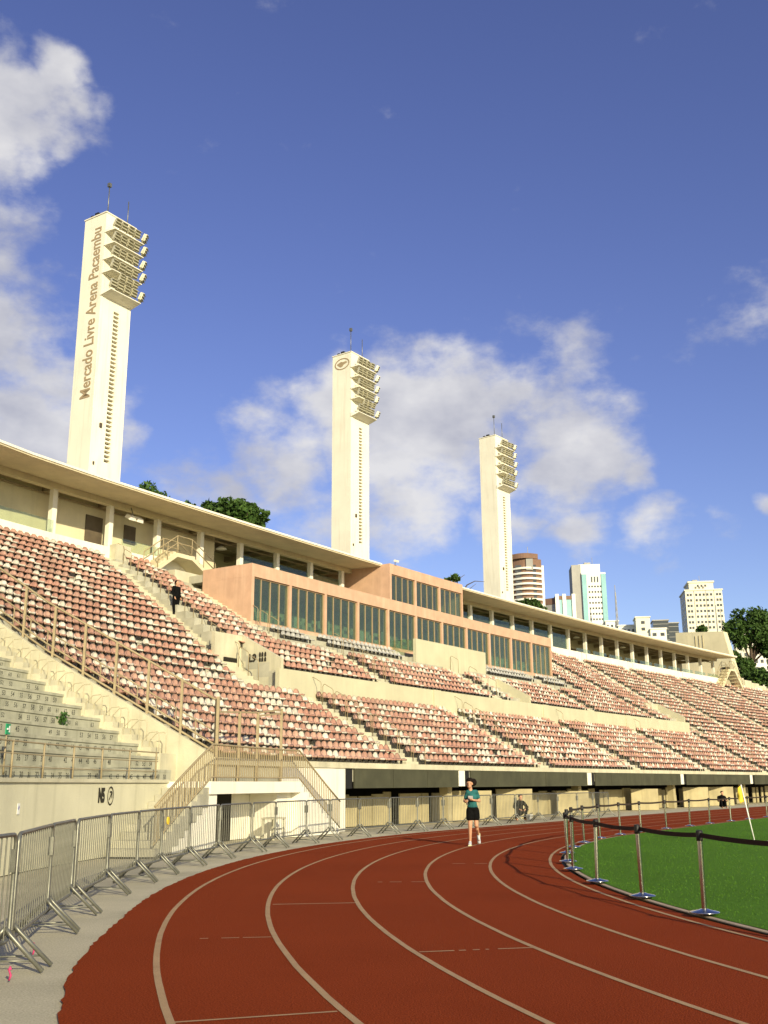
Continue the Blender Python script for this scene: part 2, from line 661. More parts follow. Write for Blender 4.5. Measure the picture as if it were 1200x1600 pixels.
# grass blades on the part of the field in view
nb = 60000
sx = rng.uniform(-34, 26, nb * 2)
dx = -7.08 - np.abs(rng.exponential(7.0, nb * 2))
keep = dx > -32
sx, dx = sx[keep][:nb], dx[keep][:nb]
vs = np.zeros((len(sx) * 3, 3))
for i in range(len(sx)):
    p = P(sx[i], dx[i])
    a = rng.uniform(0, 6.283)
    h = rng.uniform(.008, .026)
    w = rng.uniform(.004, .009)
    l = rng.uniform(-.02, .02, 2)
    vs[3 * i] = (p.x - w * math.cos(a), p.y - w * math.sin(a), .015)
    vs[3 * i + 1] = (p.x + w * math.cos(a), p.y + w * math.sin(a), .015)
    vs[3 * i + 2] = (p.x + l[0], p.y + l[1], .02 + h)
me = bpy.data.meshes.new('grass')
me.from_pydata(vs.tolist(), [], [(3 * i, 3 * i + 1, 3 * i + 2) for i in range(len(sx))])
M_blade = mat('grass_blade', (.072, .172, .012), .8, .3, .8, spec=.2, coords='World')
me.materials.append(M_blade)
go = bpy.data.objects.new('grass', me)
COL.objects.link(go)
tag(go, 'short mown green grass of the playing field', 'grass', kind='stuff')
# touch line by the corner flag
A, B = gnd(1181, 1318), gnd(1260, 1313.5)
mb = MB()
d_ = (B - A).normalized()
nrm = Vector((-d_.y, d_.x, 0)) * .05
zz = Vector((0, 0, .05))
mb.add([A - nrm + zz, A + d_ * 40 - nrm + zz, A + d_ * 40 + nrm + zz, A + nrm + zz], [(0, 1, 2, 3)])
mb.build('goal_line', M_signw, bpy.data.objects['lawn'])

# hill behind the stand
mb = MB()
vs, fs = [], []
SS = [-90 + 8 * i for i in range(50)]
DD = [24, 28, 34, 42, 55, 75, 100, 140, 190, 260, 360]
for s in SS:
    for d in DD:
        z = 11.5 + max(0, d - 40) * .085 + (2.2 * math.sin(s * .05 + d * .03)) * min(1, (d - 24) / 60)
        if s > 104:
            z -= min(9, (s - 104) * .12)
        vs.append(P(s, d, z))
K = len(DD)
for i in range(len(SS) - 1):
    for j in range(K - 1):
        fs.append((i * K + j, i * K + j + 1, (i + 1) * K + j + 1, (i + 1) * K + j))
mb.add(vs, fs, 0, True)
M_hill = mat('hill_soil', (.10, .11, .05), .95, .3, .05, .5, 3, coords='World')
tag(mb.build('hill', M_hill), kind='structure', label='wooded hillside rising behind the stadium')

# ================================================================== GRANDSTAND
DEP, RISE = .66, .355
D0 = 3.0
NLOW, NROW = 9, 27
S_L, S_R = -10.1, 104.0
S_BAND = 53.0
D_BOX = 14.6


def row_d(i):
    return D0 + DEP * i


def z_left(i):
    return 2.3 + RISE * i if i <= NLOW else 2.3 + RISE * NLOW + .42 * (i - NLOW)


def z_right(i):
    return 2.3 + RISE * i if i < NLOW else 6.4 + .375 * (i - NLOW)


def s_l9(d):
    return .3 + (d - 9) * .17


stand = empty('grandstand', P(20, 3, 0), label='long concrete grandstand holding the rows of faded pink and white seats', cat='grandstand')
bpy.context.view_layer.update()
INV = stand.matrix_world.inverted()


def sbuild(mb, name, mats, parent=stand, **k):
    """build in world coordinates below a parent that sits elsewhere"""
    p = parent
    inv = p.matrix_world.inverted()
    mb.v = [tuple(inv @ Vector(v)) for v in mb.v]
    return mb.build(name, mats, parent, **k)


for i in range(NROW):
    d0, d1 = row_d(i), row_d(i + 1) + .02
    if i < NLOW:
        segs = [(S_L, S_R, z_left(i), RISE)]
    else:
        sm = s_l9(d0)
        segs = [(S_L, sm, z_left(i), .42), (sm, S_BAND, z_right(i), .375), (S_BAND, S_R, z_left(i), .42)]
        if i < 13:
            segs[1] = (1.62, S_BAND, z_right(i), .375)
            segs.append((sm, 1.62, 5.4, .3))
    for (a, b, z, ri) in segs:
        mb = MB()
        mb.sbox(a, b, d0, d1, z - ri - .25, z)
        sbuild(mb, 'terrace_step', M_conc)

# front beam (lip), fascia panels, piers, boards under the stand
mb = MB()
mb.sbox(-10.4, S_R, D0 - .1, D0 + .25, 2.16, 2.36)
sbuild(mb, 'front_beam', M_concl)
mb = MB()
mb.sbox(-6.3, -2.15, D0 - .05, D0 + .5, 0, 2.16)
sbuild(mb, 'front_wall', M_white)
piers = [6.6, 20.6, 35.2, 49.5, 63.5, 77.5, 91.5]
edges = [-1.6] + [x for p in piers for x in (p - .35, p + .75)] + [S_R]
mb = MB(); mb.sbox(-2.1, -1.65, D0 - .02, D0 + .3, 1.45, 2.15)
sbuild(mb, 'dark_slot', M_black)
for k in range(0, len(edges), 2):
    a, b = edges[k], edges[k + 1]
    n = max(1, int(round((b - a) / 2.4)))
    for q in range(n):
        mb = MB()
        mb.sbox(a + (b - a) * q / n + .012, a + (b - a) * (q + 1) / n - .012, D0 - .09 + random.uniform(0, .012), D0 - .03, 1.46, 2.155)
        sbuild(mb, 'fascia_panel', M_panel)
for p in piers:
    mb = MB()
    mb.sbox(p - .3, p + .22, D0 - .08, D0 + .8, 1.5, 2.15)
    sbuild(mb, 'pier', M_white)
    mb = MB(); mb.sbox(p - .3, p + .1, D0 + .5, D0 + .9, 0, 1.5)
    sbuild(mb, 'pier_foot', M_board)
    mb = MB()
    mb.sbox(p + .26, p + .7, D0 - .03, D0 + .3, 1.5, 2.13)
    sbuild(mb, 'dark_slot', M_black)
# uneven boards, hoardings and angled screens closing the space below
s = -2.0
k = 0
while s < 66:
    w = random.choice([.45, .6, .6, .9, 1.2])
    hgt = random.choice([1.22, 1.22, 1.15, 1.3, .0, 1.22]) if s > 0 else 1.22
    if hgt > 0:
        mb = MB()
        dd = 4.5 + random.uniform(-.06, .1)
        mb.sbox(s, s + w - .03, dd, dd + .06, .02, hgt)
        sbuild(mb, 'hoarding_board', M_board)
    s += w
    k += 1
for (sa, da, sb, db, hh) in [(7.6, 4.0, 9.2, 2.9, 1.3), (11.6, 3.9, 13.2, 2.8, 1.35), (18.6, 4.0, 20.2, 2.9, 1.2), (29, 4.0, 30.6, 2.9, 1.25), (38, 4, 39.8, 2.9, 1.3), (43, 4, 45, 2.9, 1.3)]:
    a, b = P(sa, da), P(sb, db)
    mb = MB()
    mb.bar(a + Vector((0, 0, hh / 2)), b + Vector((0, 0, hh / 2)), .07, hh)
    sbuild(mb, 'angled_screen', M_board)
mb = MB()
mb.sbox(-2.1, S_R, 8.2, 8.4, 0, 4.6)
sbuild(mb, 'cavity_wall', M_dark)  # back of the open cavity, its deep shade put into a near-black colour

# band wall half way up
mb = MB()
mb.sbox(1.35, S_BAND, row_d(NLOW) - .12, row_d(NLOW) + .1, 5.1, 6.45)
sbuild(mb, 'band_wall', M_band)
for sp in (14.2, 27.3, 40.4):
    mb = MB(); mb.sbox(sp, sp + .7, row_d(NLOW) - .2, row_d(NLOW) - .12, 5.2, 6.46)
    sbuild(mb, 'pilaster', M_band)


def radial_wall(s, prof, th, name, m, parent=stand):
    """vertical wall in a radial plane; prof: (d, z) outline"""
    mb = MB()
    u = uvec(s) * th / 2
    n = len(prof)
    a = [P(s, d, z) - u for d, z in prof]
    b = [P(s, d, z) + u for d, z in prof]
    mb.add(a + b, [tuple(range(n)), tuple(range(2 * n - 1, n - 1, -1))] + [(i, (i + 1) % n, n + (i + 1) % n, n + i) for i in range(n)])
    return sbuild(mb, name, m, parent)


def vomitory(sr, sl, m):
    radial_wall(sr, [(8.95, 5.0), (8.95, 6.9), (11.2, 8.1), (11.5, 8.1), (11.5, 6)], .16, 'vomitory_wall', m)
    mb = MB(); mb.sbox(sl, sr - .08, 11.2, 11.4, 5.4, 8.05)
    sbuild(mb, 'vomitory_back', M_concl)
    mb = MB(); mb.sbox(sl + .55, sr - .45, 11.12, 11.2, 5.4, 7.0)
    sbuild(mb, 'vomitory_door', M_dark)


vomitory(1.7, -.1, M_concl)
L9POS = (1.7, 10.0)
vomitory(25.9, 23.9, M_band)
vomitory(52.4, 50.0, M_band)

# white wall behind the last row, with the gallery above
D_TOP = row_d(NROW)
mb = MB()
mb.sbox(S_L - 12, 5.0, D_TOP - .05, D_TOP + .22, 12.0, 13.48)
sbuild(mb, 'top_wall', M_white)
mb = MB()
mb.sbox(40.4, 91.2, D_TOP - .05, D_TOP + .22, 12.0, 13.75)
sbuild(mb, 'top_wall', M_white)
mb = MB(); mb.sbox(2.3, 3.3, D_TOP - .5, D_TOP - .05, 12.0, 13.6)
sbuild(mb, 'top_pier', M_concl)

# stair flights (half steps) in the aisles
LOW_AISLES = [3.13, 15.87, 28.6, 41.3, 54.0, 66.7, 79.4, 92]
UP_AISLES = [10.2, 22.3, 35.6, 46.8]
FAR_AISLES = [57.0, 66.7, 78.5, 90.0]
rail_pts = []


def flight(sfun, i0, i1, zf, w=1.0):
    mb = MB()
    for i in range(i0, i1):
        d = row_d(i)
        s = sfun(d)
        z = zf(i)
        zn = zf(i + 1) if i + 1 < i1 else z + .37
        k = RO / (RO + d) if s < 0 else 1
        # half step block on each tread
        mb.sbox(s - w / 2 * k, s + w / 2 * k, d + DEP * .5, d + DEP + .02, z - .1, z + (zn - z) * .5)
        mb.sbox(s - w / 2 * k, s + w / 2 * k, d - .012, d + .05, z - .2, z + .006, 1)
        rail_pts.append((s, d, z, i, k))
    sbuild(mb, 'stair_flight', [M_concl, M_concl])


for a in LOW_AISLES:
    flight(lambda d, a=a: a, 0, NLOW, z_left)
for a in UP_AISLES:
    flight(lambda d, a=a: a, NLOW, 15 if 6 < a < 41 else NROW, z_right)
for a in FAR_AISLES:
    flight(lambda d, a=a: a, NLOW, NROW, z_left)
flight(lambda d: s_l9(d) , 10, NROW, z_left, 1.1)
flight(lambda d: 5.75, NLOW + 6, NROW - 4, z_right, .9)

# handrail hoops along the aisles
hoop = MB()
hoop.tube([(0, 0, 0), (0, 0, .82), (0, .06, .9), (0, .45, 1.12), (0, .52, 1.1), (0, .56, 1.02), (0, .56, .2)], .016, 5)
hoop_me = hoop.build('handrail', M_rail, stand)
hoop_data = hoop_me.data
bpy.data.objects.remove(hoop_me)
for (s, d, z, i, k) in rail_pts:
    if s > 80:
        continue
    if (i % 2 == 0) or s < 20:
        M = INV @ frame(s + .56 * k, d + .05, z)
        child('handrail', hoop_data, stand, M)

# ------------------------------------------------------------------ seats
def seat_shell(nu, nv, thick=True):
    """moulded tub seat; x along the row, y towards the back, z up from the tread"""
    prof = [(.02, .215), (.0, .25), (.05, .27), (.2, .25), (.3, .25), (.36, .285), (.395, .36), (.415, .445), (.42, .505)]
    idx = np.linspace(0, len(prof) - 1, nv)
    py = np.interp(idx, range(len(prof)), [p[0] for p in prof])
    pz = np.interp(idx, range(len(prof)), [p[1] for p in prof])
    vs, fs = [], []
    for j in range(nv):
        t = j / (nv - 1)
        w = .19 * (1 if t < .72 else math.sqrt(max(.0, 1 - ((t - .72) / .30) ** 2)) * .98 + .02)
        if t < .15:
            w = .175
        for i in range(nu):
            q = i / (nu - 1) * 2 - 1
            bend = abs(q) ** 2
            vs.append((q * w, py[j] - (.05 * bend if t > .55 else 0), pz[j] + (.035 * bend if .2 < t <= .6 else 0)))
    for j in range(nv - 1):
        for i in range(nu - 1):
            fs.append((j * nu + i, j * nu + i + 1, (j + 1) * nu + i + 1, (j + 1) * nu + i))
    n0 = len(vs)
    if thick:
        vs2 = [(x, y + .022, z - .022) for x, y, z in vs]
        vs = vs + vs2
        fs2 = [tuple(n0 + k for k in f[::-1]) for f in fs]
        rim = [i for i in range(nu)] + [j * nu + nu - 1 for j in range(1, nv)] + [(nv - 1) * nu + i for i in range(nu - 2, -1, -1)] + [j * nu for j in range(nv - 2, 0, -1)]
        fs = fs + fs2 + [(rim[a], n0 + rim[a], n0 + rim[(a + 1) % len(rim)], rim[(a + 1) % len(rim)]) for a in range(len(rim))]
    nshell = len(fs)
    # bracket
    o = len(vs)
    for (x0, x1, y0, y1, z0, z1) in ((-.03, .03, .14, .22, 0, .24),):
        vs += [(x0, y0, z0), (x1, y0, z0), (x1, y1, z0), (x0, y1, z0), (x0, y0, z1), (x1, y0, z1), (x1, y1, z1), (x0, y1, z1)]
        fs += [tuple(o + k for k in f) for f in ((0, 1, 5, 4), (1, 2, 6, 5), (2, 3, 7, 6), (3, 0, 4, 7))]
    return vs, fs, nshell


PITCH_SEAT = .40
seats = []          # (s, d, z, colour, row, number in the row, kind)


def seat_color(grey=False):
    r = random.random()
    if grey:
        v = random.uniform(.36, .48)
        return (v, v * .97, v * .88), 'grey'
    if r < .28:
        v = random.uniform(.54, .70)
        return (v, v * .90, v * .73), 'cream white'
    v = random.uniform(.82, 1.14)
    g = random.uniform(-.02, .03)
    return (.455 * v, (.255 + g) * v, (.185 + g * .8) * v), 'faded pink'


for i in range(NROW):
    d = row_d(i) + .06
    spans = []
    if i < NLOW:
        cuts = [-9.75] + [x for a in LOW_AISLES for x in (a - .55, a + .62)] + [S_R - .5]
        for k in range(0, len(cuts), 2):
            spans.append((cuts[k], cuts[k + 1], z_left(i)))
    else:
        sm = s_l9(row_d(i))
        kk = RO / (RO + d)
        spans.append((-9.75, sm - .6, z_left(i)))
        lim = i <= 16
        start = 1.95 if i <= 11 else sm + .65
        if lim:
            cuts = [start] + [x for a in UP_AISLES for x in (a - .55, a + .62)] + [S_BAND - .3]
        else:
            cuts = [start, 5.2, 41.3, 46.2, 47.4, S_BAND - .3]
        if 14 < i <= 16:
            cuts = [start, 5.25] + [6.9, 9.7, 10.8, 18.3, 28.0, 35.0, 36.3, 40.3, 41.3, 46.2, 47.4, S_BAND - .3]
        if i == 14:
            cuts = [start, 5.25, 41.3, 46.2, 47.4, S_BAND - .3]
        for k in range(0, len(cuts), 2):
            spans.append((cuts[k], cuts[k + 1], z_right(i)))
        cuts = [S_BAND] + [x for a in FAR_AISLES for x in (a - .55, a + .62)] + [S_R - .5]
        for k in range(0, len(cuts), 2):
            spans.append((cuts[k], cuts[k + 1], z_left(i)))
    num = 0
    for (a, b, z) in spans:
        s = a + .1
        while True:
            ds = PITCH_SEAT * (RO / (RO + d) if s < 0 else R2 / (R2 + d))
            if s + ds > b:
                break
            sc = s + ds / 2
            num += 1
            skip = False
            if 9 <= i <= 12 and (23.8 < sc < 26.1 or 49.9 < sc < 52.6):
                skip = True
            if 9 <= i <= 10 and sc > 1.0 and sc < 1.95:
                skip = True
            if not skip and random.random() > .006:
                grey = (15 <= i <= 16 and 6.5 < sc < 40.5)
                col, cname = seat_color(grey)
                seats.append((sc, d, z, col, i, num, cname))
            s += ds

# the 300 that show largest are objects of their own
vis = []
for k, (s, d, z, col, i, num, cname) in enumerate(seats):
    p = P(s, d, z + .4) - Vector((0, 0, H))
    cp, sp = math.cos(R(PITCH)), math.sin(R(PITCH))
    dep = p.y * cp + p.z * sp
    if dep <= 0:
        continue
    x = 600 + 1600 * p.x / dep
    if 4 < x < 1196:
        vis.append((p.length, k))
vis.sort()
near = set(k for _, k in vis[:300])
sv, sf, nsh = seat_shell(6, 9)
M_seat_bracket = mat('seat_bracket', (.05, .045, .035), .7, .1, 5)
seat_mats = {}


def seat_mat(cname, var):
    key = (cname, var)
    if key not in seat_mats:
        if cname == 'cream white':
            v = (.56, .62, .69)[var]
            c = (v, v * .90, v * .74)
        else:
            v = (.82, .95, 1.08)[var]
            c = (.455 * v, (.255 + .012 * var) * v, (.185 + .01 * var) * v)
        seat_mats[key] = mat('seat_plastic_%s_%d' % (cname.replace(' ', '_'), var), c, .5, .1, 6, spec=.35, stain_amt=.3)
    return seat_mats[key]


seat_data = {}
for k in sorted(near):
    s, d, z, col, i, num, cname = seats[k]
    var = random.randrange(3)
    key = (cname, var)
    if key not in seat_data:
        me = bpy.data.meshes.new('stadium_seat')
        me.from_pydata(sv, [], sf)
        me.materials.append(seat_mat(cname, var))
        me.materials.append(M_seat_bracket)
        me.polygons.foreach_set('material_index', [0] * nsh + [1] * (len(sf) - nsh))
        me.polygons.foreach_set('use_smooth', [True] * nsh + [False] * (len(sf) - nsh))
        bm = bmesh.new(); bm.from_mesh(me); bmesh.ops.recalc_face_normals(bm, faces=bm.faces); bm.to_mesh(me); bm.free()
        seat_data[key] = me
    o = bpy.data.objects.new('stadium_seat', seat_data[key])
    COL.objects.link(o)
    o.matrix_world = frame(s, d, z) @ Matrix.Rotation(random.uniform(-.03, .03), 4, 'Z')
    tag(o, '%s stadium seat, %s row from the front, %s from the diagonal steel fence' % (cname, ORD[i + 1], ORD[num]), 'seat', 'seats nearest the stair landing')

# all other seats: one mass
fv, ff, fsh = seat_shell(5, 7, True)
gv, gf, gsh = seat_shell(4, 5, False)
allv, allf, allm, cols = [], [], [], []
off = 0
for k, (s, d, z, col, i, num, cname) in enumerate(seats):
    if k in near:
        continue
    far = s > 14
    V, F_, SH = (gv, gf, gsh) if far else (fv, ff, fsh)
    M = np.array(frame(s, d, z))
    ang = random.uniform(-.03, .03)
    A = np.array(V)
    A = np.stack([A[:, 0] * math.cos(ang) - A[:, 1] * math.sin(ang), A[:, 0] * math.sin(ang) + A[:, 1] * math.cos(ang), A[:, 2]], 1)
    A = A @ M[:3, :3].T + M[:3, 3]
    allv.append(A)
    allf += [tuple(x + off for x in f) for f in F_]
    allm += [0] * SH + [1] * (len(F_) - SH)
    cols.append(np.repeat([(col[0], col[1], col[2], 1.0)], len(V), 0))
    off += len(V)
me = bpy.data.meshes.new('stadium_seats')
me.from_pydata(np.concatenate(allv).tolist(), [], allf)
me.polygons.foreach_set('material_index', allm)
me.polygons.foreach_set('use_smooth', [m == 0 for m in allm])
ca = me.color_attributes.new('seat_colour', 'FLOAT_COLOR', 'POINT')
ca.data.foreach_set('color', np.concatenate(cols).ravel())
me.materials.append(mat_attr('seat_plastic', 'seat_colour'))
me.materials.append(M_seat_bracket)
me.update()
so = bpy.data.objects.new('stadium_seats', me)
COL.objects.link(so)
tag(so, 'thousands of faded pink and white seats filling the long stand', 'seats', kind='stuff')

# ================================================================== text
def text_mesh(body, size=1.0, extrude=.012, bold=0.0, align='CENTER'):
    cu = bpy.data.curves.new('lettering', 'FONT')
    cu.body = body
    cu.size = size
    cu.extrude = extrude
    cu.offset = bold
    cu.align_x = align
    cu.align_y = 'CENTER'
    cu.resolution_u = 3
    o = bpy.data.objects.new('lettering', cu)
    COL.objects.link(o)
    dg = bpy.context.evaluated_depsgraph_get()
    me = bpy.data.meshes.new_from_object(o.evaluated_get(dg))
    bpy.data.objects.remove(o)
    bpy.data.curves.remove(cu)
    return me


def mesh_extent(me):
    xs = [v.co.x for v in me.vertices]
    ys = [v.co.y for v in me.vertices]
    return min(xs), max(xs), min(ys), max(ys)


# L9 sign on the side wall of the stair opening
me = text_mesh('L9', .42, .01, .02)
me.materials.append(M_letter)
x_0, x_1, y_0, y_1 = mesh_extent(me)
F9 = Matrix(((0, 0, -1, -.09), (-1, 0, 0, 0), (0, 1, 0, 0), (0, 0, 0, 1)))
child('wall_lettering', me, stand, INV @ frame(1.7, 10.55, 7.0) @ F9 @ Matrix.Diagonal((.42 / (x_1 - x_0), .38 / (y_1 - y_0), 1, 1)))
for (yo_, zo_) in [(.42, .12), (.56, .12), (.72, .12), (.42, -.1), (.56, -.1), (.72, -.1)]:
    mb = MB(); mb.box((-.09, -yo_, zo_), (.02, .1, .15)); mb.box((-.09, -yo_, zo_ + .1), (.02, .05, .05))
    o = mb.build('wall_pictogram', M_letter, stand)
    o.matrix_local = INV @ frame(1.7, 10.55, 7.0)

# ================================================================== GALLERY UNDER THE ROOF
gal = empty('colonnade_gallery', P(30, 22, 13.4), label='roofed gallery of white columns along the top of the stand', cat='gallery')
bpy.context.view_layer.update()
D_COL = 21.6
UB0, UB1 = 24.0, 33.4                       # upper box
for (a, b) in ((-24, UB0), (UB1, 91.2)):
    mb = MB()
    mb.sweep(a, b, [(18.9, 16.14), (18.9, 16.3), (19.2, 16.36), (26.6, 16.75), (26.6, 16.5), (19.3, 16.12)], True, 0, st=3.0)
    sbuild(mb, 'roof_slab', M_roof, gal)
    mb = MB()
    mb.sweep(a, b, [(18.84, 16.22), (18.84, 16.33), (18.9, 16.35), (18.9, 16.2)], True, 0, st=3.0)
    sbuild(mb, 'roof_edge', M_white, gal)
    mb = MB()
    mb.sbox(a, b, D_COL - .2, D_COL + .16, 15.93, 16.22, st=3.0)
    sbuild(mb, 'edge_beam', M_roof, gal)
    mb = MB()
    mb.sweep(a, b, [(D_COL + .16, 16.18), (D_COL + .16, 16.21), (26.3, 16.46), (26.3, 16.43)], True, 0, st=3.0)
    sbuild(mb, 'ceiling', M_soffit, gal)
    mb = MB()
    mb.sbox(a, b, D_TOP + .22, 26.3, 13.2, 13.42, st=3.0)
    sbuild(mb, 'gallery_floor', M_conc, gal)
    if a < 0:
        mb = MB(); mb.sbox(a, 11.6, 22.4, 22.6, 13.42, 16.2, st=3.0)
        sbuild(mb, 'back_wall', M_roof, gal)
    mb = MB()
    mb.sbox(max(a, 11.6), b, 26.0, 26.3, 13.42, 16.42, st=3.0)
    sbuild(mb, 'back_wall', M_roof, gal)
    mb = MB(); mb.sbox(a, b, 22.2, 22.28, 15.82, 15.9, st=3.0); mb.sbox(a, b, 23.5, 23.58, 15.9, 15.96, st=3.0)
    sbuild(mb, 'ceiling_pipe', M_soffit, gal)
colm = MB()
colm.box((0, 0, 1.26), (.29, .29, 2.52))
cdat = colm.build('column', M_white, gal, bevel=.015)
cme = cdat.data
bpy.data.objects.remove(cdat)
ginv = gal.matrix_world.inverted()
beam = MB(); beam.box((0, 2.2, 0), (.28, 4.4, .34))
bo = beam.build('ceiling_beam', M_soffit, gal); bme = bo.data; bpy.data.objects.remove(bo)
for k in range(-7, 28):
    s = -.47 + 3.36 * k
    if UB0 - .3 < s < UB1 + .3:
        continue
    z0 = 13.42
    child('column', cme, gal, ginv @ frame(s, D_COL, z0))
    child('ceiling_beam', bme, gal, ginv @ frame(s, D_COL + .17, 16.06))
M_door = mat('gallery_door', (.11, .085, .055), .7, .2, 2, coords='World')
# doors and windows in the back wall, glazing between the columns beside the boxes
for (a, b, z0, z1) in [(-9, -8.2, 13.42, 15.3), (-3.3, -2.2, 13.45, 15.2), (2.0, 3.1, 13.42, 15.4), (4.6, 5.4, 14.4, 15.4), (58, 59, 13.42, 15.3), (64, 66, 14, 15.3), (72, 73, 13.42, 15.3), (78, 81, 14, 15.3)]:
    mb = MB(); mb.sbox(a, b, 22.34 if a < 12 else 25.92, 22.41 if a < 12 else 26.0, z0, z1)
    sbuild(mb, 'doorway', M_door, gal)
for k in range(-7, 28):
    s = -.47 + 3.36 * k
    if 12.0 < s < UB0 - 2 or UB1 < s < 54:
        for q in range(3):
            w = 3.36 - .44
            a = s + .22 + q * w / 3
            mb = MB(); mb.sbox(a + .02, a + w / 3 - .02, D_COL + .02, D_COL + .04, 13.3, 15.3)
            sbuild(mb, 'glass_screen', M_glass, gal)
    elif (-8 < s < 9 and k % 2) or s > 54:
        mb = MB(); mb.sbox(s + .3, s + 3.06, D_TOP + .1, D_TOP + .12, 13.46 if s < 20 else 13.75, 14.15)
        sbuild(mb, 'glass_screen', M_glass_rail, gal)

# floodlight pair under the roof
fl = empty('twin_work_light', P(3.95, 20.9, 15.35), label='pair of white work lamps hanging under the gallery roof', cat='lamp')
fl.matrix_world = frame(3.95, 20.9, 15.4)
for x in (-.27, .27):
    mb = MB(); mb.box((x, 0, 0), (.46, .5, .22), Matrix.Rotation(.5, 3, 'X'), taper=.75)
    mb.build('lamp_head', M_white, fl, bevel=.02)
mb = MB(); mb.tube([(-.4, .1, .15), (.4, .1, .15)], .03); mb.tube([(0, .1, .15), (0, .3, .62)], .03)
mb.build('bracket', M_steel, fl)
for sx_ in (12.4, 9.1, 30.2 + 30, 47, 70):
    d_ = empty('dish_lamp', label='round ceiling lamp under the gallery roof %s' % {12.4: 'above the long glazed box corner', 9.1: 'beside the arched stair', 60.2: 'past the end of the long box', 47: 'behind the long box glazing', 70: 'nearest the end wall'}[sx_], cat='lamp', group='gallery ceiling lamps', M=frame(sx_, 22.6, 15.62))
    mb = MB(); mb.lathe([(.0, .16), (.12, .15), (.3, .02), (.34, -.04), (.3, -.05), (0, -.02)], 12)
    mb.build('reflector', M_white, d_)
    mb = MB(); mb.tube([(0, 0, .15), (0, 0, .4)], .02)
    mb.build('stem', M_steel, d_)


# ================================================================== ARCHED STAIRS TO THE GALLERY
def arch_stair(s0, s1, sm, d, z0, z1, label):
    t = empty('arched_stair', P(s0, d, z0), label=label, cat='stair', group='arched stairs up to the gallery')
    bpy.context.view_layer.update()
    sm0, sm1 = sm - .55, sm + .55
    for (a, za, b, zb) in ((s0, z0, sm0, z1), (sm0, z1, sm1, z1), (sm1, z1, s1, z0)):
        mb = MB()
        pts = []
        for s, z in ((a, za), (b, zb)):
            pts.append([P(s, d - .55, z - .22), P(s, d + .6, z - .22), P(s, d + .6, z), P(s, d - .55, z)])
        mb.add(pts[0] + pts[1], [(0, 1, 2, 3), (7, 6, 5, 4)] + [(i, (i + 1) % 4, 4 + (i + 1) % 4, 4 + i) for i in range(4)])
        n = 6
        if abs(za - zb) > .1:
            for k in range(n):
                s = a + (b - a) * (k + .5) / n
                z = za + (zb - za) * (k + .5) / n
                hw = abs(b - a) / n / 2
                mb.sbox(s - hw, s + hw, d - .45, d + .5, z - .1, z + .14)
        sbuild(mb, 'flight', M_roof, t)
    for dd in (d - .5, d + .55):
        for off in (.55, .95):
            mb = MB()
            mb.tube([P(s0, dd, z0 + off), P(sm0, dd, z1 + off), P(sm1, dd, z1 + off), P(s1, dd, z0 + off)], .03, 5)
            sbuild(mb, 'handrail', M_rail, t)
        for (s, z) in ((s0, z0), ((s0 + sm0) / 2, (z0 + z1) / 2), (sm0, z1), (sm1, z1), ((s1 + sm1) / 2, (z0 + z1) / 2), (s1, z0)):
            mb = MB(); mb.tube([P(s, dd, z - .05), P(s, dd, z + .95)], .028, 5)
            sbuild(mb, 'rail_post', M_rail, t)
    return t


arch_stair(4.6, 8.9, 6.5, 20.2, 12.75, 13.75, 'arched stair with handrails beside the terracotta glazed box')
arch_stair(88.8, 94.6, 91.9, 20.4, 12.6, 14.9, 'steep dark arched stair at the far end of the gallery')
mb = MB()
mb.sbox(5.0, 9.3, D_TOP - .05, D_TOP + .22, 11.5, 13.62)
sbuild(mb, 'top_wall', M_white)
mb = MB()
mb.sbox(5.15, 9.3, 19.0, D_TOP - .05, 11.5, 12.62)
sbuild(mb, 'stair_base', M_concl)

# ================================================================== GLAZED TERRACOTTA BOXES
M_inside = mat('box_interior', (.42, .42, .33), .8, .3, 1.5, coords='World')
M_curt = mat('box_furnishing', (.45, .47, .42), .8, .2, 2, coords='World')
mull = {}


